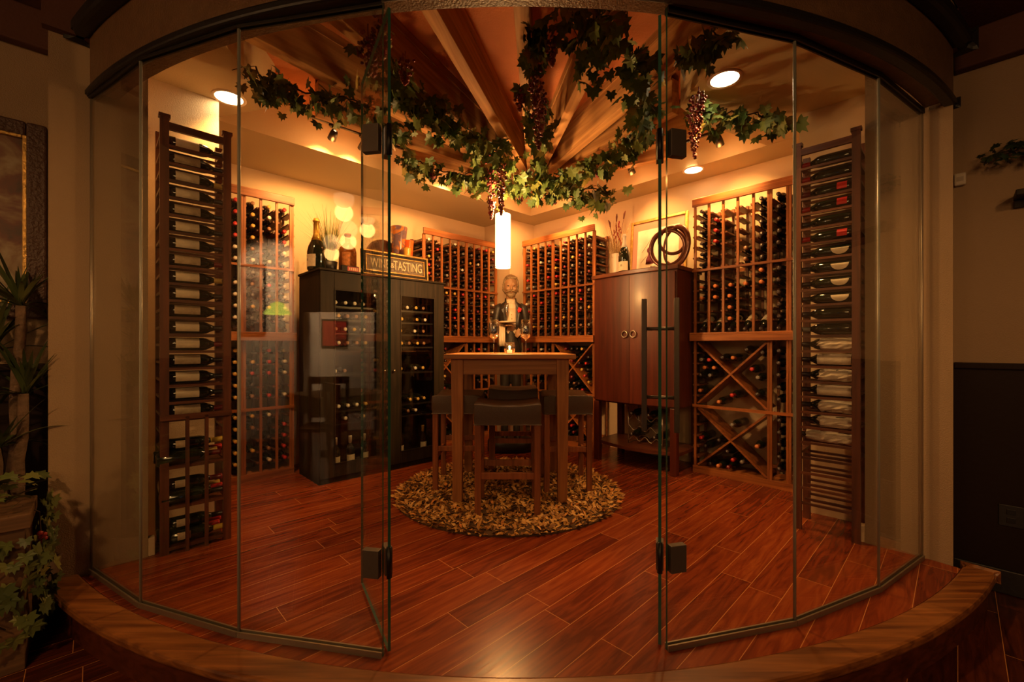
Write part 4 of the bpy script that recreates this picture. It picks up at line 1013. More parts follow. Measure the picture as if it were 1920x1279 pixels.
# arms: tray arm (camera left) bent forward, other arm hanging with the hand at the hip
elbL = (-.215, -.02, Z(1.22)); handL = (-.045, -.225, Z(1.272)); elbR = (.225, .01, Z(1.20)); handR = (.105, -.145, Z(1.215))
q.tube([(-.125, 0, Z(1.475)), (-.175, 0, Z(1.455)), (-.197, -.004, Z(1.38)), (-.212, -.012, Z(1.28)), elbL, (-.18, -.08, Z(1.225)), (-.115, -.165, Z(1.250))], [.055, .064, .060, .053, .050, .045, .038], 14)
q.tube([(.125, 0, Z(1.475)), (.178, 0, Z(1.455)), (.202, .004, Z(1.38)), (.218, .008, Z(1.28)), elbR, (.19, -.06, Z(1.205)), (.150, -.115, Z(1.212))], [.055, .064, .060, .053, .050, .043, .036], 14)
q.build('tailcoat', JK, ST)
for s in (-1, 1):      # lapels
    q = MB(); q.add([(s*.060, -.108, Z(1.525)), (s*.10, -.116, Z(1.46)), (s*.135, -.118, Z(1.44)), (s*.112, -.126, Z(1.40)), (s*.088, -.130, Z(1.27)), (s*.078, -.120, Z(1.40)),
                     (s*.060, -.098, Z(1.525)), (s*.10, -.104, Z(1.46)), (s*.135, -.104, Z(1.44)), (s*.112, -.112, Z(1.40)), (s*.088, -.116, Z(1.27)), (s*.078, -.108, Z(1.40))],
                    [(0, 1, 2, 3, 4, 5), (11, 10, 9, 8, 7, 6)]+[(i, i+6, 6+(i+1) % 6, (i+1) % 6) for i in range(6)]); q.build('lapel', JK, ST)
def hand(wrist, palm, fdir, up, spread, nm, thumbside):
    q = MB(); w_ = Vector(wrist); p = Vector(palm); f = Vector(fdir).normalized(); u_ = Vector(up).normalized(); s_ = f.cross(u_).normalized()
    q.tube([w_, w_.lerp(p, .5), p], [(.024, .018), (.032, .018), (.040, .015)], 12)
    for i, L in enumerate((.072, .080, .075, .060)):
        b0 = p+s_*(-.030+.020*i); m1 = b0+f*L*.5-u_*.004; m2 = b0+f*L-u_*spread*L
        q.tube([b0-f*.02, b0, m1, m2], [.010, .0095, .009, .007], 8)
    tb_ = w_.lerp(p, .45)+s_*thumbside*.026; q.tube([tb_, tb_+s_*thumbside*.022+f*.02, tb_+s_*thumbside*.026+f*.05], [.012, .010, .008], 8)
    return q.build(nm, SK, ST, remesh=.005)
hand((-.105, -.175, Z(1.256)), (-.060, -.215, Z(1.266)), (.9, -.45, .02), (0, 0, 1), .15, 'hand', 1)
hand((.142, -.125, Z(1.213)), (.110, -.140, Z(1.200)), (-.75, -.1, -.65), (0, -1, 0), .3, 'hand', -1)
for s, c in ((-1, (-.112, -.168, Z(1.252))), (1, (.147, -.119, Z(1.213)))): q = MB(); q.ball(c, (.030, .030, .026), 12); q.build('cuff', SHM, ST)
# trousers, shoes
q = MB(); q.loft([(0, .0, Z(.80), .125, .105), (0, 0, Z(.90), .140, .115), (0, -.006, Z(1.02), .138, .112), (0, -.01, Z(1.14), .122, .104), (0, -.012, Z(1.22), .118, .100)], 20)
for s in (-1, 1): q.tube([(s*.07, 0, Z(.86)), (s*.078, -.004, Z(.66)), (s*.082, -.008, Z(.46)), (s*.084, .004, Z(.25)), (s*.086, .004, Z(.05))], [.080, .072, .056, .052, .054], 14)
q.build('trousers', TR, ST, remesh=.012)
for s in (-1, 1): q = MB(); q.loft([(s*.088, -.045, Z(0), .045, .115), (s*.088, -.045, Z(.03), .045, .115), (s*.087, -.02, Z(.07), .038, .075), (s*.086, .005, Z(.09), .034, .04)], 16); q.build('shoe', M['black'], ST)
for s in (-1, 1):   # pale tail lining edges
    q = MB(); q.bar((s*.11-.01, -.035, Z(.86)), (s*.10-.01, -.035, Z(.70)), .022, .012); q.build('tail_lining', SHM, ST)
# rose, tray, napkin
q = MB()
for k in range(9):
    a = k*2.4; r = .006+.0022*k; q.ball((.108+r*math.cos(a), -.137-.002*k*0, Z(1.435)+r*math.sin(a)), (.013, .009, .013), 8)
q.build('rose', plain('red_rose', (.62, .015, .015), .5), ST)
q = MB(); q.loft([(-.066, -.235, Z(1.286), .085, .075), (-.066, -.235, Z(1.289), .112, .098), (-.066, -.235, Z(1.303), .120, .106), (-.066, -.235, Z(1.300), .108, .094), (-.066, -.235, Z(1.294), .100, .088)], 28); q.build('tray', plain('pale_tray', (.60, .48, .33), .35, coat=.3), ST)
q = MB(); vs = []; nn_ = 12
for i in range(nn_+1):
    x = -.175+.085*i/nn_; w_ = .007*math.sin(i*1.9)
    for z, y in ((1.300, -.10), (1.29, -.150), (1.24, -.172+w_*.5), (1.12, -.168+w_*1.5), (1.055-(i % 3)*.006, -.165+w_*2)): vs.append((x, y-.02, Z(z)-.01))
fs = [(i*5+k, (i+1)*5+k, (i+1)*5+k+1, i*5+k+1) for i in range(nn_) for k in range(4)]
q.add(vs, fs, 0, True); o = q.build('napkin', SHM, ST); sl = o.modifiers.new('t', 'SOLIDIFY'); sl.thickness = .005
sw = ST.matrix_world = Matrix.Translation((-.015, 4.86, 0)) @ Matrix.Rotation(R(4), 4, 'Z')
fl = MB(); fl.lathe([(.026, 0), (.027, .002), (.006, .005), (.0035, .012), (.0035, .062), (.010, .075), (.020, .11), (.024, .17), (.021, .205), (.019, .205), (.0215, .17), (.018, .112), (.006, .078), (0, .076)], 18)
o = fl.build('champagne_flute', M['crystal']); p = sw @ Vector((-.060, -.245, Z(1.296))); o.location = p; tag(o, 'small empty champagne flute standing on the butler statue\'s tray', 'glass')

# narrow shoulders: everything below the neck is drawn in towards the statue's axis
for o_ in [x for x in COL.objects if x.parent == ST and x.name.split('.')[0] not in ('plinth',)]:
    for v in o_.data.vertices:
        k_ = min(1.0, max(0.0, (Z(1.60)-v.co.z)/.06)); v.co.x *= 1-.20*k_
# ================================================================= ON THE ARMOIRE
def on_arm(x, y): return Wa @ Vector((x, y, AH+.0005))
def on_cool(x, y): return Wc @ Vector((x, y, CH+.0185))
# vase with dried grass
va = thing('flower_vase', 'white vase of dried grass and red blooms on the armoire', 'vase', on_arm(.10, .27), YR)
CER = plain('cream_ceramic', (.72, .62, .48), .35, coat=.3)
q = MB(); q.lathe([(0, 0), (.040, 0), (.044, .03), (.046, .20), (.052, .245), (.054, .25), (.046, .25), (.040, .20), (.038, .02), (0, .02)], 24); q.build('vase_body', CER, va)
rr = random.Random(11)
q = MB(); q2 = MB(); q3 = MB()
STRAW = plain('dried_straw', (.42, .26, .10), .8, var=.2); REDB = plain('dried_red_bloom', (.30, .02, .015), .7, var=.3, vscale=60); CAT = plain('dark_seed_head', (.13, .035, .02), .8)
for k in range(60):
    a = rr.random()*6.28; sp = rr.uniform(.02, .17); h = rr.uniform(.34, .60)
    pts = [(.02*math.cos(a), .02*math.sin(a), .20), (sp*.35*math.cos(a), sp*.35*math.sin(a), h*.6), (sp*math.cos(a), sp*math.sin(a)*.8, h)]
    q.tube(pts, [.0018, .0014, .0008], 4)
    if k % 3 == 0:
        for j in range(5): q.ball((sp*math.cos(a)*(.75+.06*j), sp*math.sin(a)*.8*(.75+.06*j), h-.10+.022*j), (.004, .004, .009), 5)
q.build('dried_stems', STRAW, va)
for (x, z, t_) in ((-.075, .60, -.5), (.0, .645, .1), (.085, .655, .45)):
    q2.tube([(0, 0, .22), (x*.6, 0, .45), (x, 0, z-.05)], .002, 5)
    q2.tube([(x, 0, z-.05), (x+t_*.02, 0, z), (x+t_*.05, 0, z+.03)], [.006, .010, .004], 7)
q2.build('seed_heads', CAT, va)
for (x, z) in ((-.03, .50), (-.008, .55), (.02, .47), (.045, .53), (-.02, .44), (.03, .58), (.06, .40)):
    for j in range(4): q3.ball((x+rr.uniform(-.008, .008), rr.uniform(-.02, .02), z-.02*j), (.009, .009, .014), 6)
q3.build('red_blooms', REDB, va)
def big_bottle(label, loc, h, r, foil, lab, cat='wine bottle', name='magnum_bottle', body='bottle', champagne=False, dots=False):
    t = thing(name, label, cat, loc, YR if cat != 'x' else 0)
    q = MB(); s = h
    pr = [(.0, .006), (r*.8, 0), (r, .02*s), (r, .42*s), (r*.93, .52*s), (r*.55, .66*s), (r*.30, .76*s), (r*.27, .86*s)] if not champagne else [(.0, .01), (r*.85, 0), (r, .03*s), (r*1.0, .36*s), (r*.86, .47*s), (r*.50, .60*s), (r*.30, .70*s), (r*.28, .78*s)]
    q.lathe(pr, 24); q.build('bottle_body', M[body], t)
    q = MB(); z0 = .66*s if not champagne else .58*s
    rr0 = r*.56 if not champagne else r*.55
    q.lathe([(rr0*1.02, z0), (r*.33, z0+.12*s), (r*.31, .93*s), (r*.38, .935*s), (r*.38, .965*s), (r*.30, .97*s), (r*.28, s), (0, s)], 20); q.build('foil', foil, t)
    if lab:
        q = MB(); n = 14; vs = []
        for i in range(n+1):
            a = R(205+130*i/n); vs += [(r*1.015*math.cos(a), r*1.015*math.sin(a), .07*s), (r*1.015*math.cos(a), r*1.015*math.sin(a), .30*s)]
        q.add(vs, [(2*i, 2*i+2, 2*i+3, 2*i+1) for i in range(n)], 0, True); lb = q.build('label', lab, t)
        q = MB(); 
        for k in range(2): q.box((-.0+.012*(k-.5), -r*1.02, .20*s), (.004, .002, .02))
        q.build('label_print', M['ink'], lb)
    if dots:
        q = MB(); rr = random.Random(2)
        for k in range(7):
            a = R(225+90*rr.random()); z = rr.uniform(.46, .62)*s; rad = r*(1.0-(z/s-.42)*1.9)*1.02
            c = Vector((rad*math.cos(a), rad*math.sin(a), z))
            q.ball(c, .006, 6)
        q.build('star_print', CER, t)
    return t
big_bottle('large dark magnum bottle with white label beside the white vase', on_arm(.285, .12), .40, .058, M['cap_white'], M['paper'], dots=True)
# framed print leaning on the wall
fr = thing('framed_print', 'gold-framed print with rose mat leaning on the wall above the armoire', 'picture', Wa @ Vector((.165, .40, AH)), YR)
fr.rotation_euler = (R(-5), 0, YR)
FW, FH = .62, .605
def frame_ring(q, w_, h, t_, y0, y1, x0=0, z0=0):
    q.bx(x0, x0+t_, y0, y1, z0, z0+h); q.bx(x0+w_-t_, x0+w_, y0, y1, z0, z0+h); q.bx(x0+t_, x0+w_-t_, y0, y1, z0, z0+t_); q.bx(x0+t_, x0+w_-t_, y0, y1, z0+h-t_, z0+h)
q = MB(); frame_ring(q, FW, FH, .028, 0, .03); q.build('frame', M['gold'], fr, bevel=.005)
q = MB(); q.bx(.026, FW-.026, .014, .022, .026, FH-.026); q.build('mat', plain('rose_mat_board', (.40, .20, .15), .8), fr)
q = MB(); q.bx(.085, FW-.085, .009, .0145, .035, FH-.11); pr_ = q.build('print_sheet', plain('pale_print_paper', (.62, .54, .44), .75, var=.12, vscale=12), fr)
q = MB(); q.lathe([(0, 0), (.045, 0), (.040, .05), (.022, .09), (.020, .12), (.0, .125)], 14, M=Matrix.Translation((.232, .0075, .13)) @ Matrix.Diagonal((1, .06, 1, 1))); q.ball((.228, .0078, .275), (.032, .002, .034), 12)
q.build('printed_figure', plain('purple_print_ink', (.16, .03, .06), .7, var=.4, vscale=60), pr_)
q = MB()
for k in range(5): q.box((.27+.012*(k-2), .0075, .094), (.007, .0016, .020))
q.bx(.20, .44, .007, .0088, .062, .069); q.bx(.23, .41, .007, .0088, .050, .055); q.build('print_caption', M['ink'], pr_)
q = MB(); 
for (a, b_) in (((.14, .26), (.22, .36)), ((.2, .34), (.28, .44)), ((.24, .40), (.36, .42)), ((.13, .15), (.2, .22))): q.bar((a[0], .0075, a[1]), (b_[0], .0075, b_[1]), .0015, .003, up=(0, 1, 0))
q.build('brush_strokes', plain('grey_print_ink', (.3, .24, .2), .7), pr_)
# bronze sculpture of interlocking rings
BR = plain('dark_bronze', (.10, .028, .016), .28, .35, bump=.15, bscale=30, var=.3, vscale=14)
sp = thing('ring_sculpture', 'dark bronze sculpture of interlocked rings standing on the armoire', 'sculpture', on_arm(.745, .17), YR)
def flat_ring(cx, cy, cz, r, wd, tk, tilt, yaw, q):
    Mx = Matrix.Translation((cx, cy, cz)) @ Matrix.Rotation(yaw, 4, 'Z') @ Matrix.Rotation(tilt, 4, 'Y')
    pts = [Mx @ Vector((r*math.cos(a), 0, r*1.08*math.sin(a))) for a in [2*math.pi*i/40 for i in range(41)]]
    q.tube(pts, [(wd*(.6+.4*math.sin(i*.157)**2), tk) for i in range(41)], 8, cap=False)
q = MB(); flat_ring(-.03, 0, .20, .155, .016, .022, 0, R(12), q); q.build('ring', BR, sp)
q = MB(); flat_ring(.045, .01, .205, .165, .015, .020, R(8), R(-24), q); q.build('ring', BR, sp)
q = MB(); flat_ring(.01, .015, .265, .115, .013, .018, R(-12), R(30), q); q.build('ring', BR, sp)
q = MB(); q.loft([(0, .01, 0, .10, .05), (0, .01, .022, .09, .045), (0, .01, .03, .05, .03)], 20); q.build('foot', BR, sp)
# ================================================================= ON THE BLACK COOLER
big_bottle('giant champagne bottle with gold foil neck on the black cooler', on_cool(.05, .22), .46, .075, plain('gold_foil', (.62, .36, .06), .3, .5, bump=.4, bscale=90), M['paper'], champagne=True, name='champagne_bottle')
gp = thing('ornamental_grass', 'tufted green ornamental grass in a dark pot on the black cooler', 'plant', on_cool(.20, .33), YL)
q = MB(); q.lathe([(0, 0), (.06, 0), (.075, .12), (.068, .12), (.06, .10), (0, .10)], 20); q.build('pot', M['black'], gp)
GRS = island_mat('grass_blades', [(0, (.05, .075, .012)), (.6, (.13, .16, .03)), (1, (.30, .22, .06))], .6)
q = MB(); rr = random.Random(4)
def blade(q, base, dirx, diry, L, wd, bend, seg=5):
    vs = []; 
    for i in range(seg+1):
        t_ = i/seg; out = bend*t_*t_; x = base[0]+dirx*(out+.12*L*t_); y = base[1]+diry*(out+.12*L*t_); z = base[2]+L*t_*(1-.35*bend/L*t_) if L else 0
        w_ = wd*(1-t_)**.7+.0004; px, py = -diry, dirx
        vs += [(x-px*w_, y-py*w_, z), (x+px*w_, y+py*w_, z)]
    q.add(vs, [(2*i, 2*i+1, 2*i+3, 2*i+2) for i in range(seg)])
for k in range(230):
    a = rr.random()*6.28; blade(q, (.035*math.cos(a)*rr.random(), .035*math.sin(a)*rr.random(), .10), math.cos(a), math.sin(a), rr.uniform(.28, .54), .0022, rr.uniform(.0, .14) if k % 5 else rr.uniform(.14, .25))
q.build('blades', GRS, gp)
jg = thing('glass_jug', 'round amber glass jug beside the framed tasting sign', 'jug', on_cool(.335, .24), YL)
AMB = plain('amber_glass', (.26, .075, .012), .12, spec=.7, var=.3, vscale=12)
q = MB(); q.lathe([(0, 0), (.070, 0), (.077, .015), (.078, .20), (.070, .25), (.036, .285), (.024, .30), (.024, .36), (.031, .365), (.031, .38), (0, .38)], 28); q.build('jug_body', AMB, jg)
q = MB(); n = 12; vs = []
for i in range(n+1):
    a = R(210+110*i/n); vs += [(.0795*math.cos(a), .0795*math.sin(a), .05), (.0795*math.cos(a), .0795*math.sin(a), .20)]
q.add(vs, [(2*i, 2*i+2, 2*i+3, 2*i+1) for i in range(n)]); q.build('label', plain('orange_label', (.55, .20, .05), .6, var=.4, vscale=50), jg)
rb = thing('cellar_plaque', 'small dark block with red lettered plate beside the tasting sign', 'plaque', on_cool(.20, .045), YL)
q = MB(); q.bx(0, .155, 0, .03, 0, .055); q.build('block', M['blackwood'], rb, bevel=.003)
q = MB(); q.bx(.05, .148, -.003, 0, .008, .046); pl_ = q.build('red_plate', plain('red_plate_paint', (.45, .04, .03), .5), rb)
q = MB()
for k in range(5): q.box((.066+.017*k, -.0038, .027), (.009, .001, .022))
q.build('lettering', M['signtext'], pl_)
def text_obj(s, size, loc, parent, mt, extrude=.0015, name='lettering', rot=(math.pi/2, 0, 0), sx=1.0, align='CENTER'):
    cu = bpy.data.curves.new('lettering', 'FONT'); cu.body = s; cu.size = size; cu.extrude = extrude; cu.align_x = align; cu.align_y = 'CENTER'
    tmp = bpy.data.objects.new('lettering_tmp', cu); COL.objects.link(tmp)
    bpy.context.view_layer.update()
    me = bpy.data.meshes.new_from_object(tmp.evaluated_get(bpy.context.evaluated_depsgraph_get())); me.materials.clear(); me.materials.append(mt)
    bpy.data.objects.remove(tmp)
    o = bpy.data.objects.new(name, me); COL.objects.link(o); o.parent = parent; o.location = loc; o.rotation_euler = rot; o.scale = (sx, 1, 1); return o
sg = thing('tasting_sign', 'gold and black framed sign reading WINE & TASTING on the black cooler', 'sign', on_cool(.385, .06), YL)
sg.rotation_euler = (R(-4), 0, YL)
SWD, SHT = .70, .235
q = MB(); frame_ring(q, SWD, SHT, .016, -.012, .02); q.build('outer_frame', M['gold'], sg, bevel=.004)
q = MB(); frame_ring(q, SWD-.03, SHT-.03, .026, -.002, .02, .015, .015); q.build('black_frame', M['blackwood'], sg, bevel=.003)
q = MB(); frame_ring(q, SWD-.08, SHT-.08, .010, -.008, .02, .04, .04); q.build('inner_frame', M['gold'], sg, bevel=.002)
q = MB(); q.bx(.045, SWD-.045, .006, .018, .045, SHT-.045); q.build('board', M['signboard'], sg)
text_obj('WINE', .125, (.185, .004, SHT/2), sg, M['signtext'], sx=.58); text_obj('TASTING', .125, (.48, .004, SHT/2), sg, M['signtext'], sx=.62)
text_obj('&', .070, (.312, .004, SHT/2-.003), sg, M['signtext'], sx=.9)
def vase(label, x, y, h, r0, r1, mt, name='tapered_vase'):
    t = MB(); t.lathe([(0, 0), (r0, 0), (r0*1.03, .02), (r1, h-.01), (r1, h), (r1*.9, h), (r0*.85, .03), (0, .03)], 24)
    o = t.build(name, mt); o.location = on_cool(x, y); o.rotation_euler = (0, R(2), YL); return tag(o, label, 'vase', 'art glass vases behind the sign')
def artglass(name, cols):
    mt, nt, b_ = nmat(name); tc = N(nt, 'ShaderNodeTexCoord'); no = N(nt, 'ShaderNodeTexNoise', i_Scale=7, i_Detail=2, i_Distortion=2.0); nt.links.new(tc.outputs['Object'], no.inputs['Vector'])
    rp = ramp(nt, cols); nt.links.new(no.outputs['Fac'], rp.inputs[0]); nt.links.new(rp.outputs[0], b_.inputs['Base Color']); b_.inputs['Roughness'].default_value = .2; return mt
vase('tall purple and orange art glass vase behind the tasting sign', .875, .30, .56, .035, .083, artglass('violet_art_glass', [(.38, (.60, .22, .04)), (.48, (.20, .12, .14)), (.62, (.16, .11, .14)), (.7, (.45, .12, .04))]))
vase('bright orange art glass vase at the end of the sign', .965, .26, .43, .030, .052, artglass('orange_art_glass', [(.35, (.75, .16, .02)), (.6, (.65, .10, .02)), (.7, (.8, .35, .04))]))
vase('small yellow glass vase close behind the tasting sign', .90, .17, .33, .026, .036, artglass('yellow_art_glass', [(.35, (.75, .38, .04)), (.65, (.8, .5, .08))]))
q = MB(); q.lathe([(0, 0), (.20, .0), (.215, .010), (.22, .022), (.20, .022), (.19, .012), (0, .012)], 36, M=Matrix.Rotation(R(82), 4, 'X')); o = q.build('round_tray', plain('brown_lacquer', (.12, .055, .03), .35, coat=.3)); o.location = Wc @ Vector((.80, .43, CH+.018+.222)); o.rotation_euler = (0, 0, YL); tag(o, 'round brown lacquer tray propped behind the glass vases', 'tray')
# ================================================================= VINES AND GRAPES
LEAFP = [(0, 0), (.20, -.16), (.46, -.20), (.40, .04), (.62, .20), (.36, .34), (.34, .62), (.14, .56), (0, .92), (-.14, .56), (-.34, .62), (-.36, .34), (-.62, .20), (-.40, .04), (-.46, -.20), (-.20, -.16)]
def leaf(q, pos, s, Rm, curl=.15):
    vs = [(0, .22*s, .03*s)]
    for (x, y) in LEAFP: vs.append((x*s, y*s, -curl*s*(x*x+.4*max(0, y-.3)**2)*2.2))
    n = len(LEAFP); fs = [(0, 1+i, 1+(i+1) % n) for i in range(n)]
    q.add(vs, fs, 0, False, Matrix.Translation(pos) @ Rm)
def rand_leaf(q, rr, pos, s, droop=True):
    yaw = rr.random()*6.28; pit = rr.uniform(-1.9, -.5) if droop else rr.uniform(-.6, .9)
    leaf(q, pos, s, Matrix.Rotation(yaw, 4, 'Z') @ Matrix.Rotation(pit, 4, 'X') @ Matrix.Rotation(rr.uniform(-.6, .6), 4, 'Y'), rr.uniform(.05, .3))
def bunch(rr, L, wd, gr=.011):
    q = MB(); n = int(L*320)
    for k in range(n):
        t_ = rr.random()**.85; r = wd*(1-t_)**.55*math.sqrt(rr.random()); a = rr.random()*6.28
        q.ball((r*math.cos(a), r*math.sin(a), -t_*L), gr*rr.uniform(.85, 1.15), 6)
    q.tube([(0, 0, .04), (0, 0, -L*.6)], .003, 5)
    return q
def vine(label, pts, nleaf, bunches, seed, spread=.10, ls=(.045, .085), name='grape_vine', cat='vine', group='artificial grape vines on the rafters'):
    rr = random.Random(seed); pts = [Vector(p) for p in pts]; t = thing(name, label, cat, pts[0], 0, group); o0 = pts[0]
    P = [p-o0 for p in pts]; fine = []
    for i in range(len(P)-1):
        for j in range(6):
            f = P[i].lerp(P[i+1], j/6); fine.append(f+Vector((rr.uniform(-.015, .015), rr.uniform(-.015, .015), rr.uniform(-.015, .02))))
    fine.append(P[-1])
    q = MB(); q.tube(fine, .005, 6)
    for k in range(nleaf//6):
        f = rr.choice(fine); d = Vector((rr.uniform(-1, 1), rr.uniform(-1, 1), rr.uniform(-.9, .3)))*spread; q.tube([f, f+d*.5+Vector((0, 0, .01)), f+d], .0018, 4)
    q.build('vine_stem', M['vinestem'], t)
    q = MB()
    for k in range(int(nleaf*1.5)):
        f = rr.choice(fine); d = Vector((rr.gauss(0, .5), rr.gauss(0, .5), rr.gauss(-.35, .45)))*spread
        rand_leaf(q, rr, f+d, rr.uniform(*ls)*1.22)
    q.build('leaves', M['leaf'], t)
    for (x, y, z, L, wd) in bunches:
        p = Vector((x, y, z))-o0; g = bunch(rr, L, wd).build('grape_bunch', M['grape'], t); g.location = p
    return t
def pz(px, py, z): p = at_z(px, py, z); return (p.x, p.y, z)
def pd(px, py, D): return tuple(P3(px, py, D))
vine('thick grape vine trailing along the rafters above the black cooler', [pz(700, 60, 2.76), pz(745, 165, 2.78), pz(800, 200, 2.76), pz(850, 228, 2.74), pz(905, 262, 2.72), pz(950, 300, 2.70)], 190,
     [(*pz(690, 60, 2.72), .22, .07), (*pz(700, 85, 2.70), .16, .06), (*pz(760, 110, 2.72), .14, .05), (*pz(716, 40, 2.74), .18, .06), (*pz(912, 290, 2.66), .07, .03)], 21, .12)
vine('grape vine hanging below the soffit above the corner rack by the sign', [pz(735, 235, 2.72), pz(770, 300, 2.68), pz(815, 318, 2.66), pz(870, 330, 2.64), pz(930, 318, 2.62)], 95, [(*pz(812, 325, 2.6), .05, .03)], 22, .10)
vine('long grape garland hanging down the middle rafter above the table', [pz(1015, 45, 2.76), pz(1010, 90, 2.74), pz(990, 140, 2.76), pz(1012, 200, 2.74), pz(1010, 262, 2.72), pz(1010, 320, 2.7)], 95,
     [(*pz(1004, 130, 2.72), .22, .055), (*pz(1014, 165, 2.68), .26, .05), (*pz(974, 170, 2.72), .12, .04), (*pz(1035, 75, 2.72), .13, .045), (*pz(1010, 215, 2.66), .22, .045)], 23, .085)
vine('leafy grape sprig crossing the rafters near the glass doors', [pz(1060, 40, 2.76), pz(1100, 30, 2.75), pz(1145, 40, 2.75), pz(1110, 95, 2.75), pz(1100, 115, 2.75)], 44, [], 24, .10, (.05, .09))
vine('grape vine trailing toward the ceiling track above the armoire', [pz(1200, 90, 2.75), pz(1195, 165, 2.75), pz(1215, 225, 2.74), pz(1170, 275, 2.70), pz(1110, 300, 2.68), pz(1060, 330, 2.66), pz(1010, 345, 2.62)], 165, [(*pz(1120, 320, 2.6), .05, .03)], 25, .11)
vine('bushy grape vine cluster hanging at the meeting point of the rafters', [pz(890, 345, 2.66), pz(935, 330, 2.64), pz(985, 340, 2.62), pz(1030, 345, 2.62), pz(1085, 350, 2.60), pz(1140, 362, 2.58)], 170,
     [(*pz(921, 318, 2.60), .40, .055), (*pz(940, 305, 2.62), .42, .05), (*pz(975, 370, 2.52), .06, .03), (*pz(1040, 372, 2.52), .05, .03)], 26, .13)
vine('shadowy grape vine with long red bunch above the wall rack', [pz(1462, 228, 2.72), pz(1420, 215, 2.74), pz(1370, 212, 2.74), pz(1330, 205, 2.74), pz(1298, 195, 2.74)], 62, [(*pz(1303, 190, 2.72), .36, .055), (*pz(1310, 175, 2.70), .2, .05)], 27, .085, (.05, .09))
vine('dark leafy vine spray near the header beside the large can light', [pz(1282, 100, 2.76), pz(1300, 80, 2.76), pz(1325, 68, 2.76), pz(1360, 62, 2.75)], 30, [], 28, .075, (.05, .09))
vine('dim grape vine over the lowered ceiling near the track', [pz(480, 130, 2.75), pz(510, 160, 2.74), pz(570, 170, 2.74), pz(640, 185, 2.74), pz(690, 200, 2.74)], 90, [(*pz(500, 165, 2.72), .10, .04)], 29, .11, (.04, .08))
# ================================================================= OUTSIDE THE GLASS
# wall painting at the outer wall
def onwallM(p, nn, yaw, z): return Matrix.Translation(V3(p, z)) @ Matrix.Rotation(yaw, 4, 'Z')
pt = thing('wall_painting', 'large dark painting with carved frame behind the palm plant', 'painting')
pR = OL0-u*.02-n1*.012
pt.location = V3(pR-u*.925, 1.30); pt.rotation_euler = (0, 0, YL)
PW, PH = .93, 1.01
q = MB(); frame_ring(q, PW, PH, .075, -.035, .008); q.build('frame', plain('carved_dark_frame', (.06, .025, .015), .5, bump=.8, bscale=60), pt, bevel=.01)
q = MB(); frame_ring(q, PW-.14, PH-.14, .018, -.030, .008, .07, .07); q.build('inner_beading', M['gold'], pt, bevel=.004)
mt, nt, b_ = nmat('painted_canvas'); tc = N(nt, 'ShaderNodeTexCoord'); no = N(nt, 'ShaderNodeTexNoise', i_Scale=4.5, i_Detail=5, i_Distortion=1.2); nt.links.new(tc.outputs['Object'], no.inputs['Vector'])
rp = ramp(nt, [(.35, (.03, .02, .015)), (.47, (.12, .03, .015)), (.56, (.22, .14, .07)), (.66, (.30, .24, .15))]); nt.links.new(no.outputs['Fac'], rp.inputs[0]); nt.links.new(rp.outputs[0], b_.inputs['Base Color'])
q = MB(); q.bx(.08, PW-.08, -.012, .004, .08, PH-.08); q.build('canvas', mt, pt)
# dracaena
PALM = island_mat('palm_leaves', [(0, (.022, .035, .010)), (.6, (.05, .07, .018)), (1, (.11, .12, .035))], .45)
TRK = plain('ringed_trunk', (.12, .07, .04), .8, bump=.9, bscale=40, var=.3, vscale=30)
def longleaf(q, base, az, L, el, droop, wd, seg=8):
    vs = []; 
    for i in range(seg+1):
        t_ = i/seg; hr = L*t_*math.cos(el)*(1+.0*t_); z = L*t_*math.sin(el)-droop*L*t_*t_
        w_ = wd*math.sin(math.pi*min(1, .12+.88*t_))**.6*(1-t_*.6) if t_ < 1 else .0008
        x, y = base[0]+hr*math.cos(az), base[1]+hr*math.sin(az); px, py = -math.sin(az), math.cos(az)
        vs += [(x-px*w_, y-py*w_, base[2]+z), (x, y, base[2]+z-w_*.35), (x+px*w_, y+py*w_, base[2]+z)]
    q.add(vs, [(3*i+k, 3*i+k+1, 3*i+k+4, 3*i+k+3) for i in range(seg) for k in (0, 1)], 0, True)
dx = P2(8, 2.02)
dr_ = thing('palm_plant', 'tall dracaena palm with long drooping leaves outside the cellar', 'plant', (dx.x, dx.y, ZO), 0)
q = MB(); q.lathe([(0, 0), (.15, 0), (.19, .30), (.175, .30), (.165, .27), (0, .27)], 28); q.build('pot', plain('dark_clay_pot', (.09, .045, .025), .7), dr_)
rr = random.Random(9)
crowns = [((.055, .04, 1.10), .40, 40), ((-.06, .0, 1.30), .48, 46), ((.03, -.05, .86), .30, 26), ((.02, .05, 1.52), .42, 40)]
q = MB()
for (c, L, n_) in crowns:
    bse = (c[0]*.3, c[1]*.3, .25); pts = [tuple(bse[k]+(c[k]-bse[k])*i/8+(rr.uniform(-.008, .008) if k < 2 else 0) for k in range(3)) for i in range(9)]
    q.tube(pts, [.026-.001*i for i in range(9)], 10)
q.build('trunk', TRK, dr_)
q = MB()
for (c, L, n_) in crowns:
    for k in range(n_):
        az = k*2.4+rr.uniform(-.2, .2); el = rr.uniform(.15, 1.35); reach = L*math.cos(el)*math.cos(az)+c[0]; el = max(el, 1.15) if reach > .17 else el
        longleaf(q, c, az, L*rr.uniform(.75, 1.15)*(1 if reach < .17 else .6), el, rr.uniform(.15, .75)*(1.2-el/2), rr.uniform(.010, .017))
q.build('leaves', PALM, dr_)
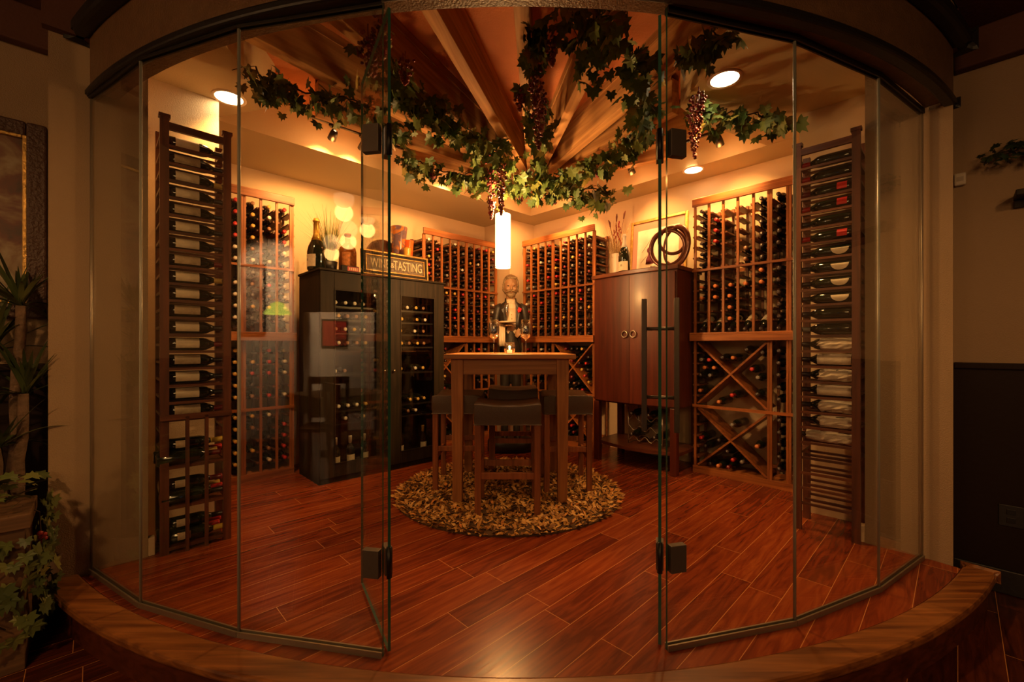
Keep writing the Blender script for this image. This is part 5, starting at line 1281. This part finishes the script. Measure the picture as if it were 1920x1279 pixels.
# planter with trailing leaves
bxp = P2(30, 1.70)
pb = thing('planter_box', 'low wooden planter box of trailing grape leaves outside the cellar', 'planter', (bxp.x-.30, bxp.y+.02, ZO), UA)
q = MB(); q.bx(-.22, .22, -.14, .14, 0, .62); q.bx(-.235, .235, -.155, .155, .58, .64); q.build('box', wood('old_planter_wood', (.06, .028, .012), (.15, .075, .032), 'x', .7), pb, bevel=.004)
q = MB(); LEAFB = island_mat('planter_leaves', [(0, (.045, .065, .018)), (.6, (.10, .13, .035)), (1, (.19, .19, .05))], .5)
for k in range(230):
    a = rr.random()*6.28; side = rr.random()
    if side < .35: p = (rr.uniform(-.25, .25), rr.uniform(-.16, .16), .66+rr.uniform(0, .12))
    elif side < .72: p = (rr.uniform(-.24, .26), -.165-rr.uniform(0, .05), rr.uniform(.12, .66))
    else: p = (.245+rr.uniform(0, .05), rr.uniform(-.16, .16), rr.uniform(.12, .66))
    yaw = 0 if side < .72 else R(90)
    leaf(q, p, rr.uniform(.04, .075), Matrix.Rotation(yaw+rr.uniform(-.7, .7), 4, 'Z') @ Matrix.Rotation(rr.uniform(-2.0, -1.2) if side > .35 else rr.uniform(-.9, .5), 4, 'X') @ Matrix.Rotation(rr.uniform(-.5, .5), 4, 'Y'), rr.uniform(.05, .25))
q.build('leaves', LEAFB, pb)
q = MB()
for k in range(9): q.tube([(rr.uniform(-.2, .2), -.15, .64), (rr.uniform(-.2, .2), -.17, .45), (rr.uniform(-.2, .2), -.175, .2)], .003, 5)
q.tube([(.20, 0, .64), (.25, .0, .60), (.262, .02, .30)], .003, 5); q.build('vine_stem', M['vinestem'], pb)
q = MB()
for k in range(5): q.ball((.255+.012*(k % 2), -.05+.012*k, .52-.012*k), .011, 7)
q.build('red_berries', plain('red_berries', (.28, .02, .02), .4), pb)
# ivy garland and wall devices on the far outer wall
def wallR(px, z_off=0.0):            # point on the dining right wall under pixel px
    r = (px-CX)/FPX; o = OR0; t_ = (r*o.y-o.x)/(m.x-r*m.y); return o+m*t_
IVY = island_mat('ivy_leaves', [(0, (.014, .030, .012)), (.6, (.03, .055, .022)), (1, (.06, .09, .03))], .45)
w0 = wallR(1838); w1 = wallR(1925); D0 = w0.y; D1 = w1.y
iv = thing('ivy_garland', 'dark ivy garland reaching out over the dining wall ledge', 'ivy', V3(w1-n2*.10, 2.02))
q = MB(); rr = random.Random(31)
for k in range(150):
    t_ = rr.random()**.7; p = w0.lerp(w1+m*.25, t_)-n2*(.05+.07*rr.random()); hh = .035+.075*t_
    z = 1.154+345*D0/810+rr.uniform(-hh, hh)+.03*t_
    leaf(q, Vector((p.x, p.y, z))-iv.location, rr.uniform(.028, .05), Matrix.Rotation(rr.random()*6.28, 4, 'Z') @ Matrix.Rotation(rr.uniform(-1.6, .6), 4, 'X') @ Matrix.Rotation(rr.uniform(-.6, .6), 4, 'Y'), .15)
q.build('leaves', IVY, iv)
q = MB(); q.tube([V3(w0.lerp(w1+m*.25, t_/5)-n2*.06, 1.154+345*D0/810+.006*t_)-iv.location for t_ in range(6)], .004, 6); q.build('ivy_stem', M['vinestem'], iv)
sh = thing('wall_shelf', 'narrow dark display ledge under the ivy garland', 'shelf', V3(wallR(1900), 1.93), YR)
q = MB(); q.bx(0, .8, -.14, 0, 0, .03); q.bx(.0, .8, -.025, 0, -.04, 0); q.build('ledge_board', M['blackwood'], sh, bevel=.004)
wp = wallR(1800); sn = thing('motion_sensor', 'small white wall sensor near the corner by the ivy', 'sensor', V3(wp, 1.154+(650-338)*wp.y/810), YR)
q = MB(); q.bx(-.024, .024, -.028, 0, -.035, .035); q.build('housing', plain('white_plastic', (.55, .48, .38), .4), sn, bevel=.008)
q = MB(); q.bx(-.014, .014, -.030, -.027, -.012, .012); q.build('sensor_lens', plain('sensor_lens_plastic', (.4, .34, .27), .3), sn)
wp = wallR(1895)-n2*.02; ot = thing('wall_outlet', 'black double power outlet low on the dark wainscot', 'outlet', V3(wp, 1.154-(968-650)*wp.y/810), YR)
q = MB(); q.bx(-.045, .045, -.006, 0, -.057, .057); q.build('cover_plate', M['black'], ot, bevel=.003)
for z in (-.022, .022): q = MB(); q.bx(-.016, .016, -.009, -.006, z-.014, z+.014); q.build('socket', M['blackmetal'], ot, bevel=.003)
for z in (-.015, .015): pass
# two small bolts where the fascia meets each pier
# ================================================================= DINING ROOM BEHIND THE CAMERA (seen mirrored in the glass)
def mirror(p, a, b_):
    d = (b_-a).normalized(); nn = Vector((-d.y, d.x)); v = Vector((p[0], p[1]))-a; k = v.dot(nn); r = Vector((p[0], p[1]))-nn*2*k
    return Vector((r.x, r.y, p[2]))
def vp(px, py, D, i): return mirror(P3(px, py, D), G[i], G[i+1])
WHITEW = plain('dining_partition_paint', (.62, .52, .42), .8, bump=.1)
def slab(name, a, b_, z0, z1, th, mt):
    a = Vector((a[0], a[1])); b_ = Vector((b_[0], b_[1])); d = (b_-a); q = MB(); q.bx(0, d.length, -th/2, th/2, z0, z1); o = q.build(name, mt, bevel=.004); o.location = (a.x, a.y, 0); o.rotation_euler = (0, 0, math.atan2(d.y, d.x)); return o
e0, e1 = vp(452, 600, 6.2, 2), vp(552, 600, 6.2, 2); struct(slab('wall_dining_pier', e0, e1, ZO, 2.70, .12, WHITEW))
f0, f1 = vp(572, 600, 6.9, 2), vp(704, 600, 6.9, 2); struct(slab('wall_dining_partition', f0, f1, ZO, 1.70, .12, WHITEW))
for p0, p1, zz, e in ((e0, e1, 2.2, 260), (f0, f1, 1.5, 140)):
    mid = (Vector(p0)+Vector(p1))/2; toc = (Vector((-.8, 1.6, 0))-mid); toc.z = 0; toc.normalize()
    src = mid+toc*.9; light('partition_fill_spot', 'SPOT', (src.x, src.y, 2.80), e*1.0, (1, .66, .36), .05, (mid.x, mid.y, zz-.3), 75, .8)  # added spot brightens pier and partition for their reflection in the glass
def flatpic(label, centre, a, b_, wd, ht, fm, cm, name='framed_picture'):
    c = Vector(centre); d = (Vector((b_[0], b_[1], 0))-Vector((a[0], a[1], 0))).normalized(); nn = Vector((-d.y, d.x, 0)); toc = Vector((0, 1.5, 0))-c; s = 1 if toc.dot(nn) > 0 else -1
    t = thing(name, label, 'picture', c+nn*s*.062, math.atan2(d.y, d.x)+(math.pi if s > 0 else 0))
    q = MB(); frame_ring(q, wd, ht, .02, -.02, .0, -wd/2, -ht/2); q.build('frame', fm, t)
    q = MB(); q.bx(-wd/2+.02, wd/2-.02, -.008, .0, -ht/2+.02, ht/2-.02); q.build('canvas', cm, t); return t
mt, nt, b_ = nmat('red_still_life'); tc = N(nt, 'ShaderNodeTexCoord'); gr = N(nt, 'ShaderNodeTexNoise', i_Scale=3, i_Detail=3); nt.links.new(tc.outputs['Object'], gr.inputs['Vector'])
rp = ramp(nt, [(.35, (.35, .02, .02)), (.55, (.55, .05, .03)), (.7, (.10, .06, .04))]); nt.links.new(gr.outputs['Fac'], rp.inputs[0]); nt.links.new(rp.outputs[0], b_.inputs['Base Color'])
flatpic('red still life picture on the white dining partition', vp(631, 625, 6.9, 2), f0, f1, .42, .44, M['black'], mt)
mt2, nt, b_ = nmat('faded_poster'); tc = N(nt, 'ShaderNodeTexCoord'); gr = N(nt, 'ShaderNodeTexNoise', i_Scale=6, i_Detail=2); nt.links.new(tc.outputs['Object'], gr.inputs['Vector'])
rp = ramp(nt, [(.4, (.20, .12, .09)), (.52, (.42, .30, .22)), (.66, (.55, .42, .3))]); nt.links.new(gr.outputs['Fac'], rp.inputs[0]); nt.links.new(rp.outputs[0], b_.inputs['Base Color'])
flatpic('tall faded poster in black frame on the white dining pier', vp(476, 562, 6.2, 2), e0, e1, .42, .98, M['black'], mt2)
GLB = plain('amber_globe_glass', (.9, .6, .35), .3, emit=1.1, ecol=(1, .60, .28))
for i, (px, py, D, wh) in enumerate(((645, 373, 5.0, 'highest'), (653, 430, 5.6, 'second highest'), (622, 455, 6.2, 'lowest'), (689, 410, 5.9, 'rear'))):
    c = vp(px, py, D, 2); t = thing('globe_pendant', 'glowing amber globe pendant in the dining room, %s one of four' % wh, 'pendant lamp', c, 0, 'amber globe pendants')
    q = MB(); q.ball((0, 0, 0), .115 if i < 3 else .10, 20); q.build('globe', GLB, t)
    q = MB(); q.tube([(0, 0, .11), (0, 0, 2.90-c.z)], .004, 6); q.build('cord', M['blackmetal'], t)
    light('globe_lamp', 'POINT', (c.x, c.y, c.z-.16), 3, WARM, .1)
c = vp(521, 585, 3.6, 2); t = thing('stained_glass_lamp', 'hanging stained glass lamp with yellow green shade in the dining room', 'pendant lamp', c)
q = MB(); q.lathe([(.10, -.02), (.095, .0), (.045, .07), (.012, .085), (.01, .085), (.042, .066), (.09, .0)], 16, smooth=False, cap=False); q.build('glass_shade', plain('yellow_stained_glass', (.45, .5, .06), .4, emit=2.6, ecol=(.75, .72, .10)), t)
q = MB(); q.tube([(0, 0, .08), (0, 0, 2.90-c.z)], .003, 6); q.build('cord', M['blackmetal'], t)
# dining tables with chairs
def dchair(label, loc, rz):
    t = thing('dining_chair', label, 'chair', loc, rz, 'dark wooden dining chairs')
    q = MB(); q.bx(-.21, .21, -.21, .21, .43, .47); q.build('seat', M['stoolz'], t, bevel=.006)
    for sx in (-1, 1):
        q = MB(); q.bx(sx*.19-.018, sx*.19+.018, -.21, -.174, 0, .43); q.build('leg', M['stoolz'], t)
        q = MB(); q.bar((sx*.19, .19, 0), (sx*.205, .26, .98), .034, .034); q.build('leg', M['stoolz'], t)
    q = MB(); q.bx(-.225, .225, .235, .27, .90, .98); q.bx(-.2, .2, .215, .24, .52, .57); q.build('back_rail', M['stoolz'], t)
    q = MB(); q.bx(-.07, -.03, .222, .25, .55, .92); q.bx(.03, .07, .222, .25, .55, .92); q.build('back_splat', M['stoolz'], t); return t
c = vp(605, 800, 4.7, 2); dchair('dark wooden dining chair facing the white partition', (c.x, c.y, ZO), R(150))
c = vp(672, 800, 4.2, 2); dchair('dark wooden dining chair beside the white-clothed table', (c.x, c.y, ZO), R(30))
c = vp(640, 800, 5.4, 2); t = thing('dining_table', 'dining table under a pale cloth near the partition', 'table', (c.x, c.y, ZO), R(20))
q = MB(); q.bx(-.45, .45, -.45, .45, .72, .745); q.build('tabletop', M['table'], t); q = MB(); q.lathe([(.25, 0), (.25, .02), (.04, .05), (.04, .72)], 16); q.build('pedestal', M['black'], t)
q = MB(); q.bx(-.47, .47, -.47, .47, .746, .752); q.bx(-.47, .47, -.475, -.468, .55, .75); q.bx(-.47, .47, .468, .475, .55, .75); q.bx(-.475, -.468, -.47, .47, .55, .75); q.bx(.468, .475, -.47, .47, .55, .75); o = q.build('tablecloth', WHITEW); o.matrix_world = Matrix.Translation((c.x, c.y, ZO)) @ Matrix.Rotation(R(20), 4, 'Z'); tag(o, 'pale cloth draped over the dining table near the partition', 'tablecloth')
# daylit window far back in the dining room
SKYW = plain('window_daylight', (.7, .8, 1), .5, emit=.8, ecol=(.6, .7, 1))
for i, (xa, xb) in enumerate(((-4.6, -4.2), (3.6, 4.0))):
    q = MB(); q.bx(xa, xb, -5.995, -5.985, .7, 1.9); o = q.build('window_%d' % (7+i), SKYW); struct(o)
    q = MB(); frame_ring(q, xb-xa+.12, 1.32, .06, -5.99, -5.94, xa-.06, .64); q.bx((xa+xb)/2-.02, (xa+xb)/2+.02, -5.985, -5.95, .7, 1.9); q.build('window_frame', M['black'], o)
bpy.context.view_layer.update()
